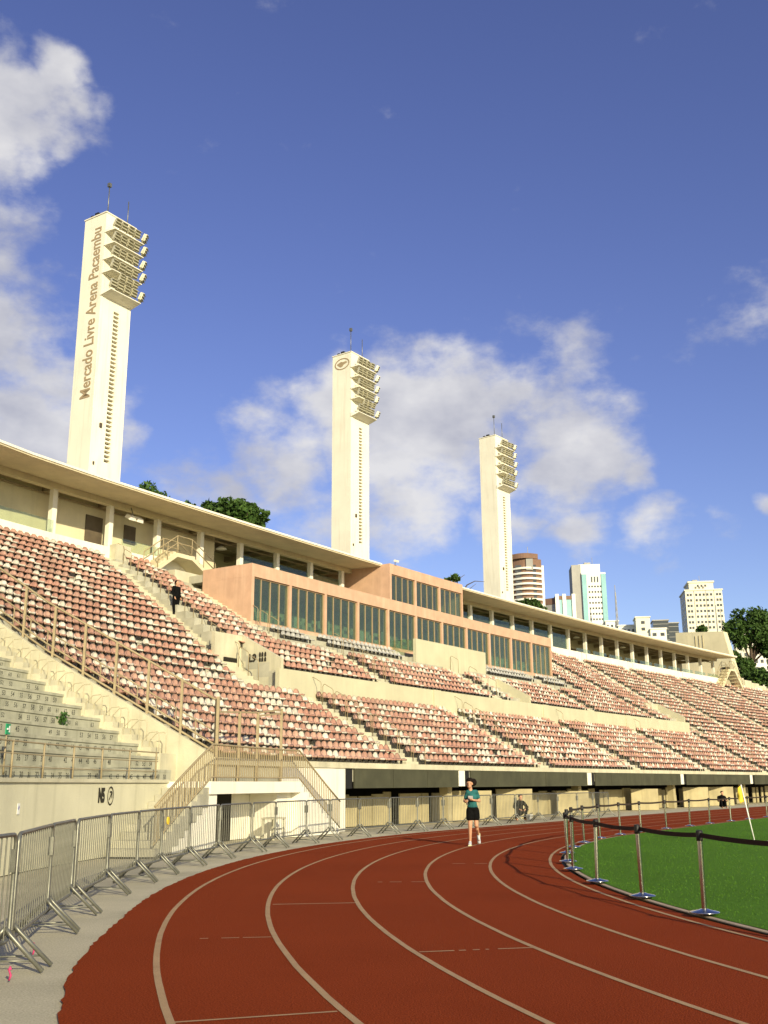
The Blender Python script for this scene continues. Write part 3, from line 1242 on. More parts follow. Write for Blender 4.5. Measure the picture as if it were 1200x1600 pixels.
def glazed_box(name, label, s0, s1, d0, d1, zb, zg0, zg1, zt, bays, left_back, thick=.22):
    t = empty(name, P(s0, d0, zb), label=label, cat='glazed box')
    bpy.context.view_layer.update()
    # parapet / roof, floor, sides, back
    mb = MB()
    mb.sbox(s0, s1, d0, d1, zg1 + .002, zt, st=3.0)
    sbuild(mb, 'parapet', M_terra, t)
    mb = MB()
    mb.sbox(s0, s1, d0, d1, zb, zg0 - .002, st=3.0)
    sbuild(mb, 'base', M_terra, t)
    mb = MB(); mb.sbox(s0 + .003, s0 + thick, d0 + .003, d1, zg0, zg1)
    sbuild(mb, 'side_wall', M_terra, t)
    mb = MB(); mb.sbox(s1 - .1, s1 - .003, d0 + .003, d1, zg0, zg1)
    sbuild(mb, 'side_wall', M_terra, t)
    mb = MB(); mb.sbox(s0 + thick, s1 - .1, d1 - .25, d1 - .003, zg0, zg1, st=3.0)
    sbuild(mb, 'interior_wall', M_inside, t)
    bw = (s1 - s0 - .1) / bays
    for k in range(bays):
        a = s0 + .05 + k * bw
        mb = MB(); mb.sbox(a - .08 + (.08 if k == 0 else 0), a + .10, d0 + .004, d0 + .34, zg0, zg1)
        sbuild(mb, 'pillar', M_terra, t)
        w0, w1 = a + .10, a + bw - .08
        win = MB()
        pw = (w1 - w0) / 4
        win.sbox(w0, w1, d0 + .1, d0 + .18, zg1 - .06, zg1 - .001)
        win.sbox(w0, w1, d0 + .1, d0 + .18, zg0 + .001, zg0 + .06)
        for q in range(5):
            x = w0 + q * pw
            win.sbox(x - .025 + (.03 if q == 0 else 0) - (.03 if q == 4 else 0), x + .025 + (.03 if q == 0 else 0) - (.03 if q == 4 else 0), d0 + .09, d0 + .19, zg0 + .06, zg1 - .06)
        wo = sbuild(win, 'window', M_alu, t)
        for q in range(4):
            x = w0 + q * pw
            pm = MB()
            tilt = random.uniform(-.012, .012)
            A = [P(x + .025, d0 + .135 + tilt, zg0 + .06), P(x + pw - .025, d0 + .135 - tilt, zg0 + .06), P(x + pw - .025, d0 + .135 - tilt, zg1 - .06), P(x + .025, d0 + .135 + tilt, zg1 - .06)]
            nv = nvec(x) * .012
            A2 = [p + nv for p in A]
            pm.hexa(A, A2)
            inv = t.matrix_world.inverted()
            pm.v = [tuple(inv @ Vector(v)) for v in pm.v]
            po = pm.build('pane', M_glass, wo)
        if random.random() < .6:
            x = random.uniform(w0 + .2, w1 - .6)
            hh = random.uniform(.5, 1.2)
            fb = MB(); fb.sbox(x, x + random.uniform(.3, .9), d0 + .9, d0 + 1.4, zg0, zg0 + hh)
            sbuild(fb, 'furnishing', M_curt, t)
    return t


glazed_box('glazed_box', 'long lower terracotta glazed box with eleven window bays', 6.15, 40.4, D_BOX, 17.95, 8.6, 9.66, 11.95, 12.62, 11, 17.95)
ub = glazed_box('glazed_box', 'short upper terracotta glazed box standing above the long one', UB0, UB1, 18.2, 26.2, 12.3, 12.75, 15.55, 16.25, 3, 26)
# the lower box's flat roof reaches back to the gallery
mb = MB(); mb.sbox(6.2, 40.4, 17.96, D_TOP + .2, 12.0, 12.4, st=3.0)
sbuild(mb, 'roof_terrace', M_conc)
# pale balcony wall in front of the long box
bal = empty('balcony_wall', P(19, 13, 9.2), label='pale green-white balcony wall projecting in front of the long glazed box', cat='wall')
bpy.context.view_layer.update()
mb = MB(); mb.sbox(19.0, 27.4, 12.9, 13.1, 8.2, 10.08)
sbuild(mb, 'front_panel', M_band, bal)
mb = MB(); mb.sbox(18.95, 19.05, 13.1, D_BOX, 9.3, 10.05)
sbuild(mb, 'side_panel', M_glass_rail, bal)
mb = MB(); mb.sbox(27.35, 27.45, 13.1, D_BOX, 8.2, 10.05)
sbuild(mb, 'side_panel', M_band, bal)
mb = MB(); mb.sbox(19.05, 27.35, 13.1, D_BOX, 8.2, 9.0)
sbuild(mb, 'floor', M_conc, bal)
# hut on the upper box roof
hut = empty('roof_hut', P(29.5, 21, 16.25), label='small white hut on the roof of the upper glazed box', cat='hut', M=frame(30.2, 21.5, 16.25))
mb = MB(); mb.box((0, 0, .35), (2.6, 1.6, .7))
mb.build('walls', M_white, hut)
mb = MB(); mb.box((0, 0, .75), (2.9, 1.9, .1))
mb.build('roof', M_white, hut)
pj = empty('security_camera', P(24.4, 18.0, 16.3), label='small white camera on the corner of the upper glazed box', cat='camera', M=frame(24.5, 18.1, 16.25))
mb = MB(); mb.box((0, -.1, .22), (.14, .34, .14), Matrix.Rotation(.3, 3, 'X'))
mb.build('housing', M_white, pj)
mb = MB(); mb.tube([(0, 0, 0), (0, 0, .2)], .03)
mb.build('bracket', M_steel, pj)

# ================================================================== FLOODLIGHT TOWERS
lamp = MB()
lamp.box((0, .12, .36), (.44, .22, .5), taper=.8)
lo = lamp.build('floodlight', M_lamp, None)
lamp_me = lo.data
bpy.data.objects.remove(lo)
vis = MB(); vis.box((0, -.01, 0), (.46, .1, .022), Matrix.Rotation(.35, 3, 'X'))
vo = vis.build('visor', M_lamp, None); vis_me = vo.data; bpy.data.objects.remove(vo)
yk = MB(); yk.tube([(-.24, .1, 0), (-.24, .1, .35)], .018, 4); yk.tube([(.24, .1, 0), (.24, .1, .35)], .018, 4); yk.tube([(-.24, .1, 0), (.24, .1, 0)], .02, 4)
yo = yk.build('yoke', M_lamp, None); yk_me = yo.data; bpy.data.objects.remove(yo)


def tower(s, d, label, decor, ztop=40.0, w=2.72, dep=2.15, zb=9.0):
    t = empty('floodlight_tower', label=label, cat='tower', group='floodlight towers behind the stand', M=frame(s, d, 0))
    x0, x1 = 1.22, 1.72
    mb = MB()

    def bx(xa, xb, ya, yb, za, zc):
        mb.hexa([(xa, ya, za), (xb, ya, za), (xb, yb, za), (xa, yb, za)], [(xa, ya, zc), (xb, ya, zc), (xb, yb, zc), (xa, yb, zc)])

    vs = [(0, 0), (x0, 0), (x0, .35), (x1, .35), (x1, 0), (w, 0), (w, dep), (0, dep)]
    zA, zB = 22.1, 33.0
    n = len(vs)
    mb.add([(x, y, zA) for x, y in vs] + [(x, y, zB) for x, y in vs], [(i, (i + 1) % n, n + (i + 1) % n, n + i) for i in range(n)])
    for (za, zc) in ((zb, zA), (zB, ztop)):
        v4 = [(0, 0), (w, 0), (w, dep), (0, dep)]
        mb.add([(x, y, za) for x, y in v4] + [(x, y, zc) for x, y in v4], [(0, 1, 5, 4), (1, 2, 6, 5), (2, 3, 7, 6), (3, 0, 4, 7), (4, 5, 6, 7), (3, 2, 1, 0)])
    ns = 36
    pz = (zB - zA) / ns
    for k in range(ns):
        bx(x0, x1, .0, .3, zA + k * pz, zA + k * pz + pz * .34)
    mb.build('shaft', M_tower, t, fix=True)
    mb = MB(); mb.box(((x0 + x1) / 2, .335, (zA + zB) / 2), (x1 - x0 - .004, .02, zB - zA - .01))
    mb.build('slot_shade_plate', M_slot, t)  # added plate, its dark colour deepens the shade inside the slots
    mb = MB(); mb.box((w / 2, dep / 2, ztop + .04), (w + .1, dep + .1, .08))
    mb.build('cap', M_tower, t)
    for (ax, ay, ah) in ((.35, .3, 2.4), (2.35, .5, 2.2)):
        mb = MB(); mb.tube([(ax, ay, ztop), (ax, ay, ztop + ah)], .035, 5)
        if ax < 1:
            mb.box((ax, ay, ztop + ah), (.22, .22, .28))
        mb.build('lightning_rod', M_steel, t)
    # dark gear on the roof edge
    mb = MB(); mb.box((0.1, 1.0, ztop + .14), (.25, .35, .28)); mb.box((.1, 1.5, ztop + .12), (.2, .25, .2))
    mb.build('roof_gear', M_black, t)
    for q, pzv in enumerate((38.6, 37.58, 36.5, 35.5, 34.05)):
        mb = MB()
        lw = .07 if q < 4 else .16
        a = [(-.05, 0, pzv - lw * 2.2), (w + .02, 0, pzv - lw * 2.2), (w + .02, -.01, pzv), (-.05, -.01, pzv)]
        b = [(.12, -.85, pzv - .06), (w + .1, -.85, pzv - .06), (w + .1, -.85, pzv), (.12, -.85, pzv)]
        mb.add(a + b, [(0, 1, 2, 3), (7, 6, 5, 4), (0, 4, 5, 1), (1, 5, 6, 2), (2, 6, 7, 3), (3, 7, 4, 0)])
        mb.build('platform', M_tower, t)
        for k, lx in enumerate((.32, .92, 1.52, 2.12, 2.86)):
            f = child('floodlight', lamp_me, t, Matrix.Translation((lx, -.8 + random.uniform(-.03, .03), pzv + .03)) @ Matrix.Rotation((.75 if k == 4 else 0) + random.uniform(-.06, .06), 4, 'Z') @ Matrix.Rotation(random.uniform(.25, .4), 4, 'X') @ Matrix.Scale(1.14, 4))
            child('yoke', yk_me, f)
            for vz in (.2, .38, .56):
                child('visor', vis_me, f, Matrix.Translation((0, -.02, vz)))
        if q == 3:
            for lx in (.9, 1.5, 2.1):
                f = child('floodlight', lamp_me, t, Matrix.Translation((lx, -.95, pzv - .75)) @ Matrix.Rotation(.35, 4, 'X'))
                for vz in (.2, .38, .56):
                    child('visor', vis_me, f, Matrix.Translation((0, -.02, vz)))
    mb = MB(); mb.box((.72, -.06, 24.6), (.16, .12, .28))
    mb.build('junction_box', M_slot, t)
    mb = MB(); mb.box((.35, -.04, 21.9), (.1, .08, .2))
    mb.build('junction_box', M_slot, t)
    # writing / emblem on the side face
    F = Matrix(((0, 0, -1, -.012), (0, 1, 0, 0), (1, 0, 0, 0), (0, 0, 0, 1)))
    if decor == 'text':
        me = text_mesh('Mercado Livre Arena Pacaembu', 1.0, .012, .014)
        x_0, x_1, y_0, y_1 = mesh_extent(me)
        L, Hh = 12.6, .98
        Sx, Sy = L / (x_1 - x_0), Hh / (y_1 - y_0)
        me.materials.append(M_tower_text)
        o = child('lettering', me, t, Matrix.Translation((0, 0.86, 32.75)) @ F @ Matrix.Diagonal((Sx, Sy, 1, 1)) @ Matrix.Translation((-(x_0 + x_1) / 2, -(y_0 + y_1) / 2, 0)))
    if decor == 'emblem':
        # oval badge with a clasped shape inside
        mb = MB()
        cy, cz = 1.03, 39.05 - .0
        n = 40
        vs, fs = [], []
        for k in range(n):
            a = 2 * math.pi * k / n
            for rr in (1.0, .86):
                vs.append((-.02, cy + .86 * rr * math.cos(a), cz + .56 * (rr if rr == 1 else .82) * math.sin(a)))
        vs += [(-.002, y, z) for (_, y, z) in vs]
        m_ = 2 * n
        for k in range(n):
            k2 = (k + 1) % n
            fs.append((2 * k, 2 * k2, 2 * k2 + 1, 2 * k + 1))
            fs.append((2 * k, 2 * k2, m_ + 2 * k2, m_ + 2 * k))
            fs.append((2 * k + 1, 2 * k2 + 1, m_ + 2 * k2 + 1, m_ + 2 * k + 1))
        mb.add(vs, fs)
        mb.build('emblem_ring', M_tower_text, t)
        mb = MB()
        up_ = [(-.62, .06), (-.4, .2), (-.1, .16), (.12, .24), (.4, .14), (.62, .06), (.5, -.06), (.34, -.2), (.16, -.3), (-.04, -.26), (-.2, -.1), (-.42, -.02)]
        nn_ = len(up_)
        mb.add([(-.018, cy + y, cz + z) for y, z in up_] + [(-.002, cy + y, cz + z) for y, z in up_], [tuple(range(nn_)), tuple(range(2 * nn_ - 1, nn_ - 1, -1))] + [(i, (i + 1) % nn_, nn_ + (i + 1) % nn_, nn_ + i) for i in range(nn_)])
        mb.build('emblem_clasp', M_tower_text, t)
    return t


tower(9.22, 31.28, 'tall white floodlight tower lettered Mercado Livre Arena Pacaembu', 'text')
tower(36.5, 31.41, 'middle white floodlight tower with an oval emblem near its top', 'emblem')
tower(63.1, 33.1, 'farthest white floodlight tower with a stained plain side face', None)

# ================================================================== NORTH TERRACE WITH NUMBERED BENCHES
nor = empty('bench_terrace', P(-18, 3.5, 0), label='weathered concrete terrace of numbered bench rows behind the rendered wall', cat='terrace')
bpy.context.view_layer.update()
NS0, NS1, NAE = -34.0, -11.2, -10.35
zt = lambda i: 2.36 + .36 * i
dt = lambda i: 4.25 + .62 * i
for i in range(-1, 16):
    mb = MB(); mb.sbox(NS0, NS1, max(3.82, dt(i)), dt(i + 1) + .02, zt(i) - .7, zt(i))
    # seat edge nosing
    mb.sbox(NS0, NS1, max(3.81, dt(i) - .03), max(3.86, dt(i) + .05), zt(i) - .07, zt(i) + .004)
    sbuild(mb, 'bench_row', M_bench, nor)
    if i >= 0:
        mb = MB()
        mb.sbox(NS1 - .0, NAE, dt(i) - .1, dt(i + 1) + .02, zt(i) - .8, zt(i) + .1)
        mb.sbox(NS1 + .04, NAE - .3, dt(i) + .22, dt(i + 1) - .02, zt(i) - .3, zt(i) + .27)
        sbuild(mb, 'aisle_step', M_concl, nor)
mb = MB()
prof = [(3.0, 1.0), (3.0, 2.36), (D_TOP, 2.36 + .56 * (D_TOP - 3)), (D_TOP, 5)]
radial_wall(-10.28, [(3.0, .5), (3.0, 2.42), (8.94, 5.6), (D_TOP, 12.9), (D_TOP, 5)], .16, 'side_wall', M_concl, nor)
# numbers painted on the risers
numc = {}
M_number = mat('number_paint', (.075, .075, .06), .9, .3, 8, coords='World')


def num_mesh(k):
    if k not in numc:
        numc[k] = text_mesh(str(k), .18, .0, .003)
    return numc[k]


ends = {-1: 50, 0: 54, 1: 52, 2: 57, 3: 63, 4: 63, 5: 59, 6: 56, 7: 61, 8: 62, 9: 60, 10: 58}
for i, e in ends.items():
    mb = MB()
    s = NS1 - .35
    k = e
    while s > -22.5 and k > 0:
        if random.random() > .12:
            me = num_mesh(k)
            Mx = frame(s, max(3.814, dt(i) - .006), zt(i) - .2) @ Matrix(((1, 0, 0, 0), (0, 0, 0, 0), (0, 1, 0, 0), (0, 0, 0, 1)))
            sc_ = random.uniform(.85, 1.1)
            mb.add([Mx @ (v.co * sc_) for v in me.vertices], [tuple(p.vertices) for p in me.polygons])
        s -= .40 * RO / (RO + 5)
        k -= 1
    so_ = sbuild(mb, 'seat_numbers', M_number, nor, fix=False)
    so_['kind'] = 'stuff'
# front wall
mb = MB(); mb.sbox(NS0, -11.95, 3.5, 3.8, 0, 1.66)
sbuild(mb, 'rendered_wall', M_nwall, nor)
mb = MB(); mb.sbox(NS0, -11.9, 3.45, 3.85, 1.66, 1.74)
sbuild(mb, 'wall_coping', M_concl, nor)
# railing on the wall
for q in range(14):
    s = -12.4 - q * 1.42
    mb = MB(); mb.tube([P(s, 3.62, 1.7), P(s, 3.62, 2.45)], .022, 6)
    sbuild(mb, 'rail_post', M_rail, nor)
for zz_ in (1.95, 2.2, 2.43):
    mb = MB()
    mb.tube([P(s, 3.62, zz_) for s in ssteps(NS0, -12.3, .8)], .012 if zz_ < 2.4 else .018, 5)
    sbuild(mb, 'rail', M_rail, nor)
# handrail hoops in the aisle
hp = MB(); hp.tube([(0, 0, -.2), (0, 0, .66), (.0, .06, .74), (0, .3, .72), (0, .5, .52), (0, .58, -.1)], .013, 5)
ho = hp.build('handrail', mat('pale_rail_paint', (.46, .41, .27), .6, .15, 5), None); hpd = ho.data; bpy.data.objects.remove(ho)
ninv = nor.matrix_world.inverted()
for i in range(0, 14):
    child('handrail', hpd, nor, ninv @ frame(NS1 + .05, dt(i), zt(i) - .05))
    if True:
        child('handrail', hpd, nor, ninv @ frame(NS1 + .42, dt(i), zt(i) - .05))
# N5 sign lettering
Tx = Matrix(((1, 0, 0, 0), (0, 0, -1, 0), (0, 1, 0, 0), (0, 0, 0, 1)))
me = text_mesh('N5', .42, .01, .02)
me.materials.append(M_letter)
x_0, x_1, y_0, y_1 = mesh_extent(me)
child('wall_lettering', me, nor, ninv @ frame(-15.43, 3.49, 1.36) @ Tx @ Matrix.Diagonal((.34 / (x_1 - x_0), .34 / (y_1 - y_0), 1, 1)))
mb = MB()
n = 28
vs, fs = [], []
for k in range(n):
    a = 2 * math.pi * k / n
    for rr in (.215, .18):
        vs.append((rr * .8 * math.cos(a), rr * math.sin(a), .01))
for k in range(n):
    k2 = (k + 1) % n
    fs.append((2 * k, 2 * k2, 2 * k2 + 1, 2 * k + 1))
mb.add(vs, fs)
for (a, b) in (((-.07, -.09), (.065, .085)), ((.07, .09), (-.05, .09)), ((.07, .09), (.07, -.05))):
    mb.bar((a[0], a[1], .01), (b[0], b[1], .01), .032, .004)
o = mb.build('wall_arrow_sign', M_letter, nor)
o.matrix_local = ninv @ frame(-14.98, 3.49, 1.36) @ Tx
nt_ = empty('paper_notice', label='small pale paper notice stuck on the rendered wall', cat='notice', M=frame(-19.35, 3.485, 1.17))
mb = MB(); mb.box((0, -.004, 0), (.12, .008, .2))
mb.build('sheet', M_signw, nt_)
mb = MB(); mb.box((0, -.011, 0.02), (.06, .004, .07), Matrix.Rotation(.6, 3, 'Y'))
mb.build('print', mat('notice_print', (.3, .3, .45), .8), nt_)
ex = empty('exit_sign', label='small green exit sign on a post behind the wall railing', cat='sign', M=frame(-19.5, 3.75, 2.3))
mb = MB(); mb.box((0, 0, .35), (.2, .02, .2))
mb.build('board', M_green, ex)
mb = MB(); mb.bar((-.07, -.014, .35), (.0, -.014, .35), .03, .03); mb.box((.05, -.014, .35), (.05, .006, .12))
mb.build('pictogram', M_signw, ex)
mb = MB(); mb.tube([(0, .02, -.5), (0, .02, .3)], .018, 5)
mb.build('post', M_rail, ex)
# weed growing from a bench joint
wd = empty('weed_plant', label='green weed growing out of a bench joint near the aisle', cat='plant', M=frame(-13.0, dt(3) - .02, zt(3) - .25))
mb = MB()
for k in range(90):
    a = random.uniform(0, 6.28); l = random.uniform(.05, .14)
    c = Vector((random.gauss(0, .07), random.uniform(-.16, -.0), random.uniform(-.12, .28)))
    dv = Vector((math.cos(a), math.sin(a) * .5, random.uniform(-.3, .8))).normalized() * l
    sd_ = dv.cross(Vector((random.uniform(-1, 1), random.uniform(-1, 1), .2))).normalized() * l * .35
    mb.add([c, c + dv * .5 + sd_, c + dv, c + dv * .5 - sd_], [(0, 1, 2, 3)])
M_leafb = mat('weed_leaf', (.05, .12, .02), .7, .3, 6)
mb.build('leaves', M_leafb, wd, fix=False)
mb = MB(); mb.tube([(0, .03, -.1), (0, -.06, .2)], .012, 5)
mb.build('stem', M_leafb, wd)

# ================================================================== ENTRANCE STAIRCASE
st = empty('entrance_staircase', P(-9, 2.6, 0), label='concrete double staircase and landing with beige barred railings', cat='staircase')
bpy.context.view_layer.update()
DA, DB = 2.3, 3.48
LS0, LS1, LZ = -11.95, -6.2, 1.70
nst = 10
for k in range(nst):
    run = .345
    s1_ = LS0 - k * run
    z_ = LZ - (k + 1) * LZ / nst
    mb = MB(); mb.sbox(s1_ - run, s1_, DA, DB, 0 if k > 6 else z_ - .5, z_ + .0)
    sbuild(mb, 'step', M_conc, st)
mb = MB()                       # white stringer wall below the left flight
for k in range(7):
    mb.sbox(LS0 - (k + 1) * .345, LS0 - k * .345 - .002, DA + .03, DA + .2, 0, max(.05, LZ - (k + 1) * .17 - .5))
sbuild(mb, 'stringer_wall', M_white, st)
for k in range(nst):
    run = .29
    s0_ = LS1 + k * run
    z_ = LZ - (k + 1) * LZ / nst
    mb = MB(); mb.sbox(s0_, s0_ + run, DA, 2.98, 0, z_)
    sbuild(mb, 'step', M_white, st)
mb = MB(); mb.sbox(LS0, LS1, DA - .05, 3.55, 1.36, LZ - .012)
sbuild(mb, 'landing_slab', M_white, st)
mb = MB(); mb.sbox(LS0 + .01, LS0 + .55, DA + .02, 3.55, 0, 1.358)
sbuild(mb, 'landing_pier', M_white, st)
mb = MB(); mb.sbox(LS1 - .9, LS1 - .01, DA + .3, 3.55, 0, 1.358)
sbuild(mb, 'landing_pier', M_white, st)
mb = MB(); mb.sbox(LS0, LS1, 3.56, 3.75, 0, 1.66)
sbuild(mb, 'rear_wall', M_white, st)
mb = MB(); mb.sbox(-9.2, -8.3, 3.48, 3.555, 0, 1.34)
sbuild(mb, 'rear_door', M_dark, st)
# railings
bal_me = MB(); bal_me.box((0, 0, .5), (.022, .022, 1.0))
bo_ = bal_me.build('baluster', M_rail, None); bald = bo_.data; bpy.data.objects.remove(bo_)
sinv = st.matrix_world.inverted()


def railing(pts, d, hgt, step=.115):
    for off, r_ in ((hgt, .03), (.08, .022)):
        mb = MB()
        L_ = []
        for (a, za), (b, zb) in zip(pts[:-1], pts[1:]):
            nn__ = max(1, int(abs(b - a) / .8))
            L_ += [P(a + (b - a) * q / nn__, d, za + (zb - za) * q / nn__ + off) for q in range(nn__)]
        L_.append(P(pts[-1][0], d, pts[-1][1] + off))
        mb.tube(L_, r_, 5)
        sbuild(mb, 'rail', M_rail, st)
    for (a, za), (b, zb) in zip(pts[:-1], pts[1:]):
        n_ = int(abs(b - a) / step)
        for q in range(n_):
            f_ = (q + .5) / n_
            s_ = a + (b - a) * f_
            z_ = za + (zb - za) * f_ + .08
            child('baluster', bald, st, sinv @ frame(s_, d, z_) @ Matrix.Diagonal((1, 1, hgt - .08, 1)))


railing([(-15.1, .18), (-11.75, 1.72), (LS1, 1.72), (-3.5, .1)], DA + .02, .93)
# things beneath the landing
ta = empty('work_table', label='small white work table under the stair landing', cat='table', M=frame(-7.75, 2.35, 0))
mb = MB(); mb.box((0, 0, .62), (.75, .45, .05)); mb.build('table_top', M_concl, ta)
for x in (-.33, .33):
    for y in (-.18, .18):
        mb = MB(); mb.box((x, y, .3), (.05, .05, .6)); mb.build('leg', M_concl, ta)
mb = MB(); mb.box((0, -.1, .3), (.7, .04, .05)); mb.build('stretcher', M_concl, ta)
fe = empty('fire_extinguisher', label='red fire extinguisher on the wall under the stair landing', cat='fire extinguisher', M=frame(-9.45, 3.42, .5) @ Matrix.Scale(.75, 4))
mb = MB(); mb.lathe([(0, 0), (.07, 0), (.075, .05), (.075, .3), (.05, .38), (.02, .4), (.02, .46), (0, .46)], 10)
mb.build('cylinder', M_red, fe)
mb = MB(); mb.tube([(0, 0, .43), (.08, -.02, .4), (.1, -.02, .2)], .012, 4); mb.box((0, -.02, .46), (.04, .12, .03))
mb.build('hose', M_black, fe)

# ================================================================== DIAGONAL STEEL FENCE AND GATE FRAME
fe_ = empty('steel_fence', P(-10.16, 3, 2.3), label='tall beige steel fence climbing diagonally beside the white stairs', cat='fence')
bpy.context.view_layer.update()
fz = lambda d: 2.36 + .54 * (d - 3) if d < 8.94 else 5.57 + .636 * (d - 8.94)
d = 3.05
while d < 20.5:
    mb = MB(); mb.bar(P(-10.16, d, fz(d) - .05), P(-10.16, d, fz(d) + 1.58), .09, .07)
    sbuild(mb, 'post', M_rail, fe_)
    d += 1.12
for off, r_ in ((1.58, .035), (.32, .03), (.12, .035)):
    mb = MB(); mb.tube([P(-10.16, 3.05, fz(3.05) + off), P(-10.16, 8.94, fz(8.94) + off), P(-10.16, 20.4, fz(20.4) + off)], r_, 5)
    sbuild(mb, 'rail', M_rail, fe_)
mb = MB(); mb.tube([P(-9.86, 3.05, fz(3.05) + .62), P(-9.86, 8.94, fz(8.94) + .62), P(-9.86, 20.4, fz(20.4) + .62)], .022, 5)
sbuild(mb, 'rail', M_rail, fe_)
for q in range(26):
    d = 3.2 + q * .66
    mb = MB(); mb.tube([P(-9.86, d, fz(d) - .1), P(-9.86, d, fz(d) + .62)], .02, 5)
    sbuild(mb, 'handrail_post', M_rail, fe_)
gt = empty('gate_frame', P(-8, 3, 2.3), label='open beige steel gate frame standing on the stair landing', cat='gate')
bpy.context.view_layer.update()
for (s, zt_) in ((-10.3, 4.05), (-8.95, 3.72), (-7.82, 3.76), (-6.33, 3.98)):
    mb = MB(); mb.bar(P(s, 2.92, 1.7), P(s, 2.92, zt_), .1, .08)
    sbuild(mb, 'post', M_rail, gt)
for (a, za, b, zb) in ((-10.3, 3.62, -8.95, 3.7), (-8.95, 3.7, -7.82, 3.76), (-7.82, 3.76, -6.33, 3.96), (-7.82, 3.66, -6.33, 3.84)):
    mb = MB(); mb.bar(P(a, 2.92, za), P(b, 2.92, zb), .05, .05)
    sbuild(mb, 'rail', M_rail, gt)

# ================================================================== CROWD BARRIERS
bar_m = MB(); bar_m.tube([(0, 0, .245), (0, 0, 1.13)], .0075, 5, cap=False)
b0 = bar_m.build('bar', M_steel, None); bar_d = b0.data; bpy.data.objects.remove(b0)
leg_m = MB(); leg_m.tube([(0, 0, .36), (0, -.05, .30), (0, -.36, .0)], .021, 6)
b0 = leg_m.build('leg', M_steel, None); leg_d = b0.data; bpy.data.objects.remove(b0)
tie_m = MB(); tie_m.tube([(0, -.27, .085), (0, .27, .085)], .009, 5)
b0 = tie_m.build('leg_tie', M_steel, None); tie_d = b0.data; bpy.data.objects.remove(b0)
hook_m = MB(); hook_m.box((0, 0, .92), (.035, .05, .2))
b0 = hook_m.build('coupling', M_steel, None); hook_d = b0.data; bpy.data.objects.remove(b0)
BS = [-31.35, -29.46, -27.09, -25.4, -22.95, -20.97, -19.31, -17.28, -15.18, -12.9, -11.15, -8.98, -7.22, -5.1, -2.97, -.93, .96, 2.88, 4.91, 7.16, 9.38, 11.51, 13.69, 15.63, 17.69]
NB = len(BS) - 1
for k in range(NB):
    a = P(BS[k], .72 + random.uniform(-.02, .02))
    b = P(BS[k + 1], .72 + random.uniform(-.02, .02))
    if k == 0:
        a = P(BS[k], 1.22)
    v = b - a
    L = v.length - .06
    ang = math.atan2(v.y, v.x)
    where = 'with its end at the edge of the picture' if k == 0 else ''
    vis_k = k
    if k < 14:
        lab = 'galvanised crowd barrier, %s along the kerb from the near end' % ORD[vis_k + 1]
    else:
        lab = 'galvanised crowd barrier before the dark fascia, %s past the stair' % ORD[k - 13]
    t = empty('crowd_barrier', a + v.normalized() * .03, ang, lab, 'barrier', 'crowd barriers round the bend')
    mb = MB()
    r = .08
    pts = []
    for (cx, cz, a0) in ((r, .24 + r, 180), (L - r, .24 + r, 270), (L - r, 1.15 - r, 0), (r, 1.15 - r, 90)):
        for q in range(4):
            an = R(a0 + q * 30)
            pts.append((cx + r * math.cos(an), 0, cz + r * math.sin(an)))
    pts.append(pts[0])
    mb.tube(pts, .0205, 6, cap=False)
    mb.build('frame', M_steel, t)
    nb_ = 15
    for q in range(nb_):
        child('bar', bar_d, t, Matrix.Translation((L * (q + 1) / (nb_ + 1), 0, 0)))
    for x in (.1, L - .1):
        child('leg', leg_d, t, Matrix.Translation((x, 0, 0)))
        child('leg', leg_d, t, Matrix.Translation((x, 0, 0)) @ Matrix.Rotation(math.pi, 4, 'Z'))
        child('leg_tie', tie_d, t, Matrix.Translation((x, 0, 0)))
    if k == 6:
        mb = MB(); mb.tube([(.35, -.035, .93), (.35, -.015, .93)], .075, 14)
        mb.build('round_badge', M_yellow, t)
    child('coupling', hook_d, t, Matrix.Translation((.03, 0, 0)))
    child('coupling', hook_d, t, Matrix.Translation((L - .03, 0, 0)))
for (px, py, nm) in ((51, 1492, 'pink ribbon tied to a barrier leg tie in the foreground'), (14, 1532, 'pink ribbon end lying by the nearest barrier leg')):
    g = gnd(px, py)
    rb = empty('pink_ribbon', g, 0, nm, 'ribbon', 'pink ribbons on the barriers')
    mb = MB(); mb.tube([(0, 0, .0), (.012, 0, .04), (-.006, 0, .08), (.004, 0, .11)], [.008, .011, .008, .009], 5)
    mb.build('tail', M_pink, rb)
    mb = MB(); mb.tube([(-.015, 0, .085), (.015, .0, .09)], .009, 5)
    mb.build('knot', M_pink, rb)

# ================================================================== BELT STANCHIONS
SP = [-33.2, -30.2, -27.33, -24.92, -22.11, -19.03, -16.7, -13.4, -10.6, -8.0, -5.0, -2.2, .4, 3.0, 5.7, 8.5, 11.4, 14.4, 17.4, 20.6]
sb = MB(); sb.lathe([(0, .045), (.05, .045), (.07, .035), (.17, .016), (.18, .008), (.18, 0), (0, 0)], 20)
b0 = sb.build('base', M_chrome, None); sb_d = b0.data; bpy.data.objects.remove(b0)
spo = MB(); spo.lathe([(.032, .04), (.032, .86)], 12)
b0 = spo.build('post', M_chrome, None); sp_d = b0.data; bpy.data.objects.remove(b0)
sca = MB(); sca.lathe([(.0, .83), (.04, .83), (.042, .85), (.042, .945), (.03, .955), (0, .955)], 12)
b0 = sca.build('belt_cassette', M_black, None); sc_d = b0.data; bpy.data.objects.remove(b0)
D_ST = [-6.98 + random.uniform(-.04, .04) for _ in SP]
